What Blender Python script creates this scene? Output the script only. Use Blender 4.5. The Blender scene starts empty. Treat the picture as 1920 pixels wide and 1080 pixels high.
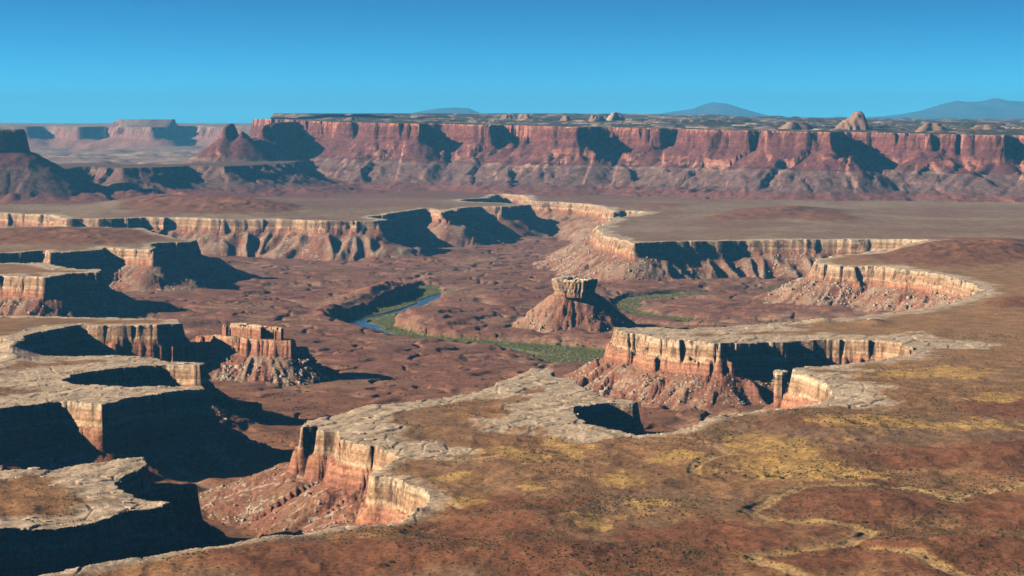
import bpy, math, random
import numpy as np
rng = np.random.default_rng(7); random.seed(7)
S = bpy.context.scene
F32 = np.float32

# ------------------------------------------------------------------ camera, sky, sun, exposure
FPX, HORIZON, CAMZ = 4240.0, 212.0, 480.0
PITCH = math.atan((540 - HORIZON) / FPX)
cam = bpy.data.objects.new('camera', bpy.data.cameras.new('camera')); S.collection.objects.link(cam)
cam.location = (0, 0, CAMZ); cam.rotation_euler = (math.pi / 2 - PITCH, 0, 0)
cam.data.sensor_width = 36; cam.data.lens = 36 * FPX / 1920
cam.data.clip_start = 5; cam.data.clip_end = 200000
S.camera = cam

SUN_EL, SUN_AZ = math.radians(25), math.radians(6)        # azimuth: swing from due left towards the camera
sd_ = (-math.cos(SUN_EL) * math.cos(SUN_AZ), -math.cos(SUN_EL) * math.sin(SUN_AZ), math.sin(SUN_EL))
W = bpy.data.worlds.new('World'); S.world = W; W.use_nodes = True
wn, wl = W.node_tree.nodes, W.node_tree.links
bg = wn['Background']; bg.inputs['Strength'].default_value = 0.115
sky = wn.new('ShaderNodeTexSky'); sky.sky_type = 'NISHITA'; sky.sun_disc = False
sky.sun_elevation = SUN_EL; sky.sun_rotation = math.atan2(sd_[0], sd_[1])
sky.altitude = 1800; sky.air_density = 1.0; sky.dust_density = 0.2; sky.ozone_density = 2.5
tc = wn.new('ShaderNodeTexCoord'); sx = wn.new('ShaderNodeSeparateXYZ'); cx = wn.new('ShaderNodeCombineXYZ')
wl.new(tc.outputs['Generated'], sx.inputs[0])
pw = wn.new('ShaderNodeMath'); pw.operation = 'MULTIPLY_ADD'; pw.inputs[1].default_value = 3.4; pw.inputs[2].default_value = 0.165
mx = wn.new('ShaderNodeMath'); mx.operation = 'MAXIMUM'; mx.inputs[1].default_value = 0.0
wl.new(sx.outputs['Z'], mx.inputs[0]); wl.new(mx.outputs[0], pw.inputs[0])
wl.new(sx.outputs['X'], cx.inputs['X']); wl.new(sx.outputs['Y'], cx.inputs['Y']); wl.new(pw.outputs[0], cx.inputs['Z'])
nv = wn.new('ShaderNodeVectorMath'); nv.operation = 'NORMALIZE'
wl.new(cx.outputs[0], nv.inputs[0]); wl.new(nv.outputs[0], sky.inputs['Vector'])
hs = wn.new('ShaderNodeHueSaturation'); hs.inputs['Hue'].default_value = 0.456; hs.inputs['Saturation'].default_value = 1.1
wl.new(sky.outputs[0], hs.inputs['Color']); 
sm = wn.new('ShaderNodeVectorMath'); sm.operation = 'SCALE'; sm.inputs['Scale'].default_value = 0.30
gm = wn.new('ShaderNodeGamma'); gm.inputs['Gamma'].default_value = 2.1          # deep polarised blue overhead
s2 = wn.new('ShaderNodeVectorMath'); s2.operation = 'SCALE'; s2.inputs['Scale'].default_value = 2.4
wl.new(hs.outputs[0], sm.inputs[0]); wl.new(sm.outputs[0], gm.inputs['Color']); wl.new(gm.outputs[0], s2.inputs[0]); 
sp = wn.new('ShaderNodeSeparateXYZ'); cb = wn.new('ShaderNodeCombineXYZ'); wl.new(s2.outputs[0], sp.inputs[0])
def wm(op, a, b):
    n = wn.new('ShaderNodeMath'); n.operation = op; wl.new(a, n.inputs[0]); n.inputs[1].default_value = b; return n.outputs[0]
gg = wm('MULTIPLY', wm('POWER', wm('MULTIPLY', sp.outputs['Y'], 0.115), 1.3), 14.0)   # green fades faster than blue towards the zenith
wl.new(sp.outputs['X'], cb.inputs['X']); wl.new(gg, cb.inputs['Y']); wl.new(sp.outputs['Z'], cb.inputs['Z']); wl.new(cb.outputs[0], bg.inputs['Color'])

sun = bpy.data.objects.new('sun', bpy.data.lights.new('sun', 'SUN')); S.collection.objects.link(sun)
sun.data.energy = 5.0; sun.data.angle = math.radians(0.53); sun.data.color = (1.0, 0.82, 0.61)
from mathutils import Vector
sun.rotation_euler = Vector(sd_).to_track_quat('Z', 'Y').to_euler()
sun.location = (-3000, 0, 3000)
S.view_settings.view_transform = 'Standard'; S.view_settings.look = 'None'
S.view_settings.gamma = 1; S.view_settings.use_curve_mapping = False
S.view_settings.exposure = 0.95
S.cycles.max_bounces = 5; S.cycles.diffuse_bounces = 0; S.cycles.volume_bounces = 1
S.cycles.use_denoising = True
S.cycles.use_adaptive_sampling = True; S.cycles.adaptive_threshold = 0.015
HAZE = 1.85e-5

# ------------------------------------------------------------------ helpers: geometry of the place
CP, SP = math.cos(PITCH), math.sin(PITCH)
def at(u, v, z=100.0):
    """ground point at level z on the sight line measured in the photograph"""
    u = np.asarray(u, float); v = np.asarray(v, float)
    a, b = (u - 960) / FPX, (v - 540) / FPX
    ry, rz = CP - b * SP, -SP - b * CP
    t = (z - CAMZ) / rz
    return np.stack([a * t, ry * t], -1)
def photo(x, y, z=100.0):
    h = z - CAMZ
    dep = y * CP - h * SP; up = y * SP + h * CP
    return 960 + FPX * x / dep, 540 - FPX * up / dep

def _hash(ix, iy, seed):
    h = (ix.astype(np.uint32) * np.uint32(374761393) + iy.astype(np.uint32) * np.uint32(668265263) + np.uint32(seed * 974711 + 1013))
    h = (h ^ (h >> np.uint32(13))) * np.uint32(1274126177)
    return h ^ (h >> np.uint32(16))
_GA = np.linspace(0, 2 * np.pi, 256, endpoint=False)
_GX, _GY = np.cos(_GA).astype(F32), np.sin(_GA).astype(F32)
def noise(x, y, seed=0):
    fx, fy = np.floor(x), np.floor(y); ix, iy = fx.astype(np.int32), fy.astype(np.int32)
    px, py = (x - fx).astype(F32), (y - fy).astype(F32)
    ux = px * px * px * (px * (px * 6 - 15) + 10); uy = py * py * py * (py * (py * 6 - 15) + 10)
    def g(dx, dy):
        k = _hash(ix + dx, iy + dy, seed) & np.uint32(255)
        return _GX[k] * (px - dx) + _GY[k] * (py - dy)
    a = g(0, 0); a += ux * (g(1, 0) - a)
    b = g(0, 1); b += ux * (g(1, 1) - b)
    return (a + uy * (b - a)) * 1.5
def fbm(x, y, seed=0, o=4, gain=0.5):
    r = 0; a = 1.0; t = 0
    for k in range(o):
        r = r + a * noise(x * 2 ** k + 17.3 * k, y * 2 ** k - 9.1 * k, seed + k); t += a; a *= gain
    return r / t * 1.35
def cells(x, y, seed=0, jit=0.8):
    """random value of the nearest scattered point, and the gap to the second nearest (joints)"""
    fx, fy = np.floor(x).astype(np.int32), np.floor(y).astype(np.int32)
    b1 = np.full(x.shape, 9e9, F32); b2 = b1.copy(); r = np.zeros(x.shape, F32)
    for dx in (-1, 0, 1):
        for dy in (-1, 0, 1):
            h = _hash(fx + dx, fy + dy, seed)
            qx = (h & np.uint32(1023)).astype(F32) / 1023; qy = ((h >> np.uint32(10)) & np.uint32(1023)).astype(F32) / 1023
            d = (fx + dx + 0.5 + (qx - 0.5) * jit - x) ** 2 + (fy + dy + 0.5 + (qy - 0.5) * jit - y) ** 2
            d = d.astype(F32); c = d < b1
            b2 = np.where(c, b1, np.minimum(b2, d)); b1 = np.where(c, d, b1)
            r = np.where(c, ((h >> np.uint32(20)) & np.uint32(1023)).astype(F32) / 1023, r)
    return r, np.sqrt(b2) - np.sqrt(b1)
def sst(a, b, x):
    t = np.clip((x - a) / (b - a), 0, 1); return t * t * (3 - 2 * t)
def seg_dist(x, y, P, closed=True):
    """distance to a polyline, index of the nearest segment, arc length there"""
    x = x.astype(F32); y = y.astype(F32)
    n = len(P); best = np.full(x.shape, 1e18, F32); idx = np.zeros(x.shape, np.int16); arc = np.zeros(x.shape, F32); s0 = 0.0
    for i in range(n if closed else n - 1):
        ax, ay = P[i][0], P[i][1]; bx, by = P[(i + 1) % n][0], P[(i + 1) % n][1]
        L2 = (bx - ax) ** 2 + (by - ay) ** 2 + 1e-9; L = math.sqrt(L2)
        t = np.clip(((x - F32(ax)) * F32((bx - ax) / L2) + (y - F32(ay)) * F32((by - ay) / L2)), 0, 1)
        d = (x - F32(ax) - t * F32(bx - ax)) ** 2 + (y - F32(ay) - t * F32(by - ay)) ** 2
        c = d < best
        best = np.where(c, d, best); idx = np.where(c, np.int16(i), idx); arc = np.where(c, F32(s0) + t * F32(L), arc)
        s0 += L
    return np.sqrt(best), idx, arc
def inside(x, y, P):
    c = np.zeros(x.shape, bool); n = len(P)
    for i in range(n):
        ax, ay = P[i][0], P[i][1]; bx, by = P[(i + 1) % n][0], P[(i + 1) % n][1]
        if ay == by: continue
        c ^= ((ay > y) != (by > y)) & (x < (bx - ax) * (y - ay) / (by - ay) + ax)
    return c

# ------------------------------------------------------------------ helpers: objects
def link(o, parent=None):
    S.collection.objects.link(o)
    if parent is not None: o.parent = parent
    return o
def tag(o, label=None, cat=None, group=None, kind=None):
    if o is None: return None
    for k, v in (('label', label), ('category', cat), ('group', group), ('kind', kind)):
        if v: o[k] = v
    return o
def empty(name, loc=(0, 0, 0)):
    o = bpy.data.objects.new(name, None); o.location = loc; o.empty_display_size = 20
    return link(o)
def mesh_np(name, V, Fc, mat, attrs=None):
    """V (n,3), Fc (m,k) -> mesh; attrs {name: (n,) or (n,4)}"""
    me = bpy.data.meshes.new(name); m, k = Fc.shape
    me.vertices.add(len(V)); me.vertices.foreach_set('co', np.ascontiguousarray(V, F32).ravel())
    me.loops.add(m * k); me.loops.foreach_set('vertex_index', np.ascontiguousarray(Fc, np.int32).ravel())
    me.polygons.add(m); me.polygons.foreach_set('loop_start', np.arange(0, m * k, k, dtype=np.int32))
    me.update(calc_edges=True)
    for a, d in (attrs or {}).items():
        if d.ndim == 1:
            at_ = me.attributes.new(a, 'FLOAT', 'POINT'); at_.data.foreach_set('value', np.ascontiguousarray(d, F32))
        else:
            at_ = me.attributes.new(a, 'FLOAT_COLOR', 'POINT')
            c = np.ones((len(V), 4), F32); c[:, :3] = d[:, :3]; at_.data.foreach_set('color', c.ravel())
    me.materials.append(mat)
    return me
def obj_np(name, V, Fc, mat, parent=None, attrs=None):
    o = bpy.data.objects.new(name, mesh_np(name, V, Fc, mat, attrs))
    return link(o, parent)

# ------------------------------------------------------------------ materials
class NT:
    def __init__(s, name):
        s.m = bpy.data.materials.new(name); s.m.use_nodes = True
        s.n, s.l = s.m.node_tree.nodes, s.m.node_tree.links
        s.b = s.n['Principled BSDF']; s.b.inputs['Roughness'].default_value = 0.95
        s.b.inputs['Specular IOR Level'].default_value = 0.1
        s.g = s.n.new('ShaderNodeNewGeometry')
    def put(s, i, v):
        if hasattr(v, 'is_output'): s.l.new(v, i)
        elif v is not None:
            i.default_value = (*v, 1) if isinstance(v, tuple) and len(v) == 3 and i.type == 'RGBA' else v
    def math(s, op, a, b=None, c=None, clamp=False):
        n = s.n.new('ShaderNodeMath'); n.operation = op; n.use_clamp = clamp
        for k, v in enumerate((a, b, c)): s.put(n.inputs[k], v)
        return n.outputs[0]
    def attr(s, name, out='Fac'):
        n = s.n.new('ShaderNodeAttribute'); n.attribute_name = name; return n.outputs[out]
    def mul(s, v, xyz):
        n = s.n.new('ShaderNodeVectorMath'); n.operation = 'MULTIPLY'; s.l.new(v, n.inputs[0]); n.inputs[1].default_value = xyz
        return n.outputs[0]
    def noise(s, v, scale, detail=4, rough=0.55):
        n = s.n.new('ShaderNodeTexNoise'); s.l.new(v, n.inputs['Vector'])
        n.inputs['Scale'].default_value = scale; n.inputs['Detail'].default_value = detail; n.inputs['Roughness'].default_value = rough
        return n.outputs['Fac']
    def voro(s, v, scale, feature='F1', out='Distance'):
        n = s.n.new('ShaderNodeTexVoronoi'); n.feature = feature; s.l.new(v, n.inputs['Vector']); n.inputs['Scale'].default_value = scale
        return n.outputs[out]
    def step(s, v, a, b, c=0.0, d=1.0):
        n = s.n.new('ShaderNodeMapRange'); n.interpolation_type = 'SMOOTHSTEP'
        s.put(n.inputs['Value'], v); n.inputs['From Min'].default_value = a; n.inputs['From Max'].default_value = b
        n.inputs['To Min'].default_value = c; n.inputs['To Max'].default_value = d
        return n.outputs['Result']
    def mix(s, f, a, b, mode='MIX'):
        n = s.n.new('ShaderNodeMix'); n.data_type = 'RGBA'; n.blend_type = mode
        s.put(n.inputs['Factor'], f); s.put(n.inputs['A'] if False else n.inputs[6], a); s.put(n.inputs[7], b)
        return n.outputs[2]
    def ramp(s, v, stops):
        n = s.n.new('ShaderNodeValToRGB'); e = n.color_ramp.elements
        while len(e) < len(stops): e.new(0.5)
        for k, (p, c) in enumerate(stops): e[k].position = p; e[k].color = (*c, 1)
        s.put(n.inputs[0], v); return n.outputs[0]
    def grey(s, v):
        n = s.n.new('ShaderNodeCombineColor')
        for k in range(3): s.l.new(v, n.inputs[k])
        return n.outputs[0]
    def bump(s, h, dist, strength=1.0):
        n = s.n.new('ShaderNodeBump'); n.inputs['Distance'].default_value = dist; n.inputs['Strength'].default_value = strength
        s.l.new(h, n.inputs['Height']); s.l.new(n.outputs[0], s.b.inputs['Normal'])

def rock_material(name, ramp, zspan, streak_hi, streak_col, fine=0.25, bumpd=1.6, streak=0.75, xy=0.10, lz=0.22):
    """layered rock: beds by height below the rim, dark vertical water stains on steep faces, soil colours on gentle ground"""
    t = NT(name); pos = t.g.outputs['Position']
    sep = t.n.new('ShaderNodeSeparateXYZ'); t.l.new(t.g.outputs['True Normal'], sep.inputs[0])
    steep = t.step(sep.outputs['Z'], 0.74, 0.50)
    zr = t.attr('zrel')
    wob = t.math('ADD', t.math('MULTIPLY_ADD', t.noise(pos, 0.012, 3), 10.0, -5.0), t.math('MULTIPLY_ADD', t.noise(pos, 0.0022, 2), 34.0, -17.0))
    zz = t.math('DIVIDE', t.math('ADD', zr, wob), -zspan, clamp=True)
    beds = t.ramp(zz, ramp)
    lam = t.noise(t.mul(pos, (0.006 * lz / 0.22, 0.006 * lz / 0.22, lz)), 1.0, 4, 0.7)
    beds = t.mix(0.85, beds, t.grey(t.step(lam, 0.25, 0.75, 0.55, 1.4)), 'MULTIPLY')
    st = t.noise(t.mul(pos, (xy, xy, xy * 0.06)), 1.0, 4, 0.6)
    big = t.noise(pos, 0.012, 2)
    sf = t.math('MULTIPLY', t.step(st, 0.46, 0.62), t.step(big, 0.40, 0.58))
    sf = t.math('MULTIPLY', sf, t.step(zr, -streak_hi - 6, -streak_hi + 4))
    beds = t.mix(t.math('MULTIPLY', sf, streak), beds, streak_col)
    col = t.attr('Col', 'Color')
    tal = t.attr('tal')
    # rubble on the slopes: scattered pale blocks
    vo = t.n.new('ShaderNodeTexVoronoi'); t.l.new(pos, vo.inputs['Vector']); vo.inputs['Scale'].default_value = 0.16
    sc = t.n.new('ShaderNodeSeparateColor'); t.l.new(vo.outputs['Color'], sc.inputs[0])
    blk = t.math('MULTIPLY', t.step(sc.outputs[0], 0.70, 0.76), t.step(t.noise(pos, 0.022, 3), 0.44, 0.60))
    blk = t.math('MULTIPLY', blk, tal)
    col = t.mix(blk, col, (0.36, 0.30, 0.23))
    c = t.mix(steep, col, beds)
    fn = t.noise(pos, fine, 6, 0.65)
    c = t.mix(0.9, c, t.grey(t.step(fn, 0.28, 0.72, 0.55, 1.42)), 'MULTIPLY')
    t.l.new(c, t.b.inputs['Base Color'])
    h = t.math('ADD', t.noise(pos, fine * 0.6, 6, 0.68), t.math('MULTIPLY', vo.outputs['Distance'], t.math('MULTIPLY', tal, -0.25)))
    h = t.math('ADD', h, t.math('MULTIPLY', t.math('MULTIPLY', lam, steep), 0.8))
    t.bump(h, bumpd)
    return t.m

M_WALL = rock_material('rim_sandstone', [
    (0.00, (0.52, 0.41, 0.28)), (0.035, (0.45, 0.34, 0.22)), (0.09, (0.36, 0.235, 0.14)), (0.23, (0.35, 0.21, 0.125)), (0.28, (0.47, 0.335, 0.205)),
    (0.325, (0.45, 0.30, 0.18)), (0.36, (0.37, 0.19, 0.115)), (0.50, (0.36, 0.165, 0.10)), (0.66, (0.24, 0.105, 0.07)), (0.8, (0.29, 0.12, 0.08)), (1.0, (0.22, 0.10, 0.072))],
    85.0, 26.0, (0.075, 0.042, 0.03), streak=0.85)
M_FAR = rock_material('red_sandstone', [
    (0.00, (0.20, 0.13, 0.09)), (0.05, (0.12, 0.047, 0.044)), (0.18, (0.16, 0.056, 0.046)), (0.29, (0.12, 0.044, 0.042)),
    (0.42, (0.33, 0.13, 0.09)), (0.62, (0.36, 0.19, 0.14)), (0.66, (0.26, 0.15, 0.12)), (0.86, (0.25, 0.15, 0.12)), (0.90, (0.28, 0.11, 0.085)), (1.0, (0.26, 0.12, 0.09))],
    300.0, 90.0, (0.13, 0.05, 0.04), fine=0.05, bumpd=6.0, streak=0.8, xy=0.035, lz=0.075)
def soil_material(name, fine, bumpd):
    t = NT(name); pos = t.g.outputs['Position']
    col = t.attr('Col', 'Color')
    fn = t.noise(pos, fine, 7, 0.7); f2 = t.noise(pos, fine * 0.14, 4, 0.6)
    c = t.mix(0.9, col, t.grey(t.step(fn, 0.27, 0.73, 0.5, 1.5)), 'MULTIPLY')
    c = t.mix(0.8, c, t.grey(t.step(f2, 0.3, 0.7, 0.72, 1.26)), 'MULTIPLY')
    vo = t.n.new('ShaderNodeTexVoronoi'); t.l.new(pos, vo.inputs['Vector']); vo.inputs['Scale'].default_value = 0.30
    sc = t.n.new('ShaderNodeSeparateColor'); t.l.new(vo.outputs['Color'], sc.inputs[0])
    dots = t.math('MULTIPLY', t.step(vo.outputs['Distance'], 0.42, 0.25), t.step(t.math('ADD', sc.outputs[0], t.math('MULTIPLY_ADD', t.noise(pos, 0.008, 3), 1.2, -0.6)), 0.50, 0.62))
    c = t.mix(t.math('MULTIPLY', dots, 0.36), c, (0.085, 0.06, 0.032))     # low plants too small to build one by one
    t.l.new(c, t.b.inputs['Base Color']); t.bump(fn, bumpd)
    return t.m
M_SOIL = soil_material('desert_soil', 0.22, 0.9)
M_FLOOR = soil_material('canyon_soil', 0.16, 0.9)
def plain_material(name, a, b, scale, rough=0.95, bumpd=0.3):
    t = NT(name); pos = t.g.outputs['Position']
    oi = t.n.new('ShaderNodeObjectInfo')
    n = t.noise(pos, scale, 5, 0.6)
    c = t.mix(t.step(n, 0.3, 0.7), a, b)
    t.l.new(c, t.b.inputs['Base Color']); t.b.inputs['Roughness'].default_value = rough; t.bump(n, bumpd)
    return t.m
M_SLAB = plain_material('weathered_slab', (0.42, 0.33, 0.22), (0.60, 0.48, 0.34), 0.12, bumpd=1.0)
M_BOULDER = plain_material('pale_boulder', (0.27, 0.21, 0.15), (0.46, 0.39, 0.30), 0.15, bumpd=0.8)
M_SHRUB = plain_material('dry_scrub', (0.05, 0.045, 0.022), (0.12, 0.085, 0.036), 0.02)
M_BUSH = plain_material('wash_bush', (0.03, 0.04, 0.018), (0.06, 0.065, 0.025), 0.2)
M_GREEN = plain_material('river_green', (0.085, 0.095, 0.035), (0.17, 0.165, 0.065), 0.012)
M_DOME = plain_material('dome_sandstone', (0.19, 0.10, 0.07), (0.33, 0.215, 0.15), 0.02, bumpd=4)
M_WHITE = plain_material('white_sandstone', (0.25, 0.19, 0.145), (0.40, 0.32, 0.26), 0.02, bumpd=4)
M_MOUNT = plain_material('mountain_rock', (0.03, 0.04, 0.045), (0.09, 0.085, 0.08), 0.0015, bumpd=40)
t = NT('river_water'); t.b.inputs['Base Color'].default_value = (0.05, 0.10, 0.11, 1); t.b.inputs['Roughness'].default_value = 0.08
t.b.inputs['Specular IOR Level'].default_value = 0.5
t.bump(t.noise(t.g.outputs['Position'], 0.15, 3), 0.12); M_WATER = t.m

# ------------------------------------------------------------------ the canyon rim, walked round once (photo points on the bench level)
RIM = []   # (u, v, owner)
def rim(owner, *pts): RIM.extend((p[0], p[1], owner) for p in pts)
rim('N', (-450,1172), (-200,1140), (0,1106), (120,1080), (200,1062), (330,1040), (450,1022), (560,1001), (640,988))
rim('A', (700,981), (742,972), (766,958), (790,945), (800,930), (784,913), (760,899), (729,892), (697,890), (692,884), (718,871), (746,857),
    (729,846), (704,839), (673,834), (640,826), (642,810), (602,809), (606,798), (567,800), (574,790), (620,779), (700,762), (800,748),
    (880,736), (925,722), (940,712), (965,705), (1000,690), (1030,690), (1040,703), (1085,710), (1095,722), (1120,732), (1132,741),
    (1165,747), (1202,751), (1190,756), (1140,757), (1085,768), (1083,785), (1100,797), (1150,808))
rim('F', (1200,815), (1260,811), (1300,799), (1345,786), (1400,776), (1480,767), (1535,761), (1555,748), (1562,735), (1545,722), (1512,707), (1484,700))
rim('B', (1490,689), (1560,685), (1620,678), (1680,671), (1722,661), (1716,652), (1690,645), (1640,640), (1560,637), (1500,638), (1430,643),
    (1350,646), (1290,641), (1240,636), (1200,628), (1170,623), (1143,619), (1150,614), (1220,614), (1290,617), (1330,613), (1440,607), (1530,600))
rim('C', (1620,590), (1700,583), (1760,574), (1805,560), (1838,543), (1830,535), (1800,527), (1770,518), (1700,508), (1640,501), (1560,498),
    (1522,495), (1526,487), (1560,482), (1620,478))
rim('D', (1690,474), (1722,466), (1738,457), (1700,453), (1640,451), (1560,450), (1400,450), (1260,453), (1190,456), (1160,449), (1130,441),
    (1118,428), (1135,417), (1150,408), (1190,403))
rim('E', (1212,397), (1180,395.5), (1150,396), (1130,389), (1080,382), (1040,379), (992,377), (985,366), (930,364), (920,371), (872,374),
    (868,378), (930,380), (990,384), (940,388), (900,388), (860,391), (838,398), (800,392), (765,395), (725,402), (690,407), (722,410),
    (715,415), (610,415), (520,412), (420,412), (330,410), (270,409), (215,411), (120,411), (115,405), (60,401), (0,398), (-200,396), (-470,395))
rim('P', (-470,430), (0,428), (150,427), (270,430), (290,440), (340,449), (366,450), (360,454), (300,458), (294,464), (286,472), (232,468), (196,466),
    (186,469), (103,474), (96,475), (84,470), (0,474), (-450,486))
rim('Q', (-450,492), (0,492), (80,492), (110,499), (150,505), (187,506), (183,511), (130,513), (82,521), (45,520), (0,516), (-450,512))
rim('R', (-450,588), (0,590), (100,593), (240,597), (330,601), (347,608), (300,612), (220,612), (150,611), (100,616), (55,625), (42,638),
    (20,640), (0,632), (-100,630), (-450,628))
rim('T', (-450,655), (0,655), (80,670), (200,667), (285,672), (330,679), (386,682), (380,687), (300,684), (240,690), (170,697), (126,704),
    (120,712), (150,720), (250,726), (375,724), (388,729), (330,735), (290,740), (232,750), (190,762), (150,757), (108,752), (52,759), (0,769), (-450,790))
rim('U', (-450,890), (0,880), (100,872), (150,865), (272,857), (277,863), (262,876), (238,887), (217,905), (218,920), (262,931), (322,940),
    (290,950), (240,955), (208,970), (150,985), (60,995), (0,1000), (-450,1020))
RIMP = at([p[0] for p in RIM], [p[1] for p in RIM], 100.0)
OWN = 'NAFBCDEPQRTU'
SEGOWN = np.array([OWN.index(p[2]) for p in RIM])

PAVEW = {'N': 9, 'A': 66, 'F': 12, 'B': 120, 'C': 34, 'D': 40, 'E': 34, 'P': 24, 'Q': 60, 'R': 34, 'T': 110, 'U': 48}
def _pw(p):
    u, v, o = p
    if o == 'A' and v > 862: return 9
    if o == 'A' and 860 < u < 1190: return 105
    if o == 'A' and u >= 1190: return 30
    if o == 'F' and v < 765 and u > 1500: return 62
    if o == 'B' and u > 1500 and v > 660: return 34
    if o == 'B' and v < 618 and u > 1400: return 45
    return PAVEW[o]
SEGPW = np.array([_pw(p) for p in RIM], float)
def G(pts, z): return at([p[0] for p in pts], [p[1] for p in pts], z)
RIVZ = -18.0
GORGE1 = G([(1145,690), (1300,700), (1300,668), (1140,661), (1100,653), (1040,648), (960,642), (900,638), (840,632), (790,629), (752,617), (735,605), (740,598), (762,590),
    (792,578), (832,560), (838,552), (826,543), (812,535), (792,533), (778,540), (774,549), (740,565), (700,579), (665,592), (622,602), (640,611),
    (672,622), (715,632), (760,643), (830,648), (900,650), (955,660), (1000,674), (1030,691), (1070,694)], RIVZ)
GORGE2 = G([(1160,580), (1150,570), (1175,558), (1260,550), (1350,546), (1480,540), (1650,537), (1650,545), (1480,549), (1350,553), (1260,560), (1205,569),
    (1192,580), (1230,592), (1300,600), (1420,604), (1560,612), (1560,622), (1420,613), (1300,610), (1200,597)], RIVZ)
CHANNEL = [(850,548,20), (828,555,24), (795,567,26), (765,578,13), (725,588,10), (680,597,12), (646,605,40), (675,615,52), (712,629,34), (770,638,10), (900,644,9), (1000,662,9), (1120,674,9), (1290,684,9)]
CHP = G(CHANNEL, RIVZ); CHW = np.array([c[2] for c in CHANNEL], float)

# rock spurs standing out from the walls: (crest points (u, v, z), half width, cliff, slope)
SPURS = [
    ('castle', [(390,630,62), (420,627,75), (525,637,75), (556,652,60), (568,672,42)], 22, 27, 0.58),
    ('wall',   [(215,648,66), (300,642,68), (385,642,64)], 12, 26, 0.6),
    ('fins',   [(372,712,78), (400,728,62), (432,748,50), (470,754,40), (498,758,36)], 5, 30, 0.8),
    ('tower',  [(255,915,72), (310,905,74), (350,908,70)], 6, 40, 0.8),
    ('knoll',  [(255,562,20), (300,566,24), (335,574,14)], 8, 8, 0.4),
    ('mushroom', [(1064,537,89), (1090,537,89)], 20, 12, 0.86),
    ('mushroom', [(1098,548,72), (1126,564,48), (1152,590,18)], 4, 12, 0.7),
    ('buttress', [(640,905,52), (672,950,44)], 5, 20, 0.55),
    ('rib', [(1230,690,52), (1262,700,48)], 4, 6, 0.6),
]
SPN = []
for s in SPURS:
    if s[0] not in SPN: SPN.append(s[0])
# mounds on the bench: (u, v, ru px, rv px, height m)
MOUNDS = [(1790,476,175,26,26), (1890,470,70,14,14), (1640,606,28,6,7), (1545,604,22,5,5), (1900,572,70,14,14), (120,446,190,17,24), (22,668,46,14,20),
    (380,388,150,14,34), (290,380,60,9,18), (470,392,90,8,20), (1480,400,110,9,24), (1380,410,70,6,14), (1250,388,80,6,14), (1550,412,80,6,14), (1540,800,240,26,9),
    (1000,975,120,25,7), (1640,950,170,28,9), (1000,1050,240,26,10), (1780,1040,160,30,9), (760,1030,120,20,7), (1500,1075,120,20,7),
    (1850,850,160,20,8), (420,1062,120,20,5), (1290,960,120,20,4), (900,800,150,25,3), (60,935,120,30,3), (840,372,140,5,0)]
WASHES = [[(1300,885), (1303,872), (1345,858), (1372,856)], [(1400,965), (1440,946), (1505,913), (1560,910), (1700,916), (1775,938), (1785,930), (1930,916)],
    [(1400,965), (1420,976), (1500,982), (1590,985), (1632,1002), (1620,1014), (1580,1032), (1480,1040), (1413,1049), (1412,1056), (1445,1072), (1520,1098)],
    [(1630,1038), (1720,1055), (1780,1075), (1850,1100)]]

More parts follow.
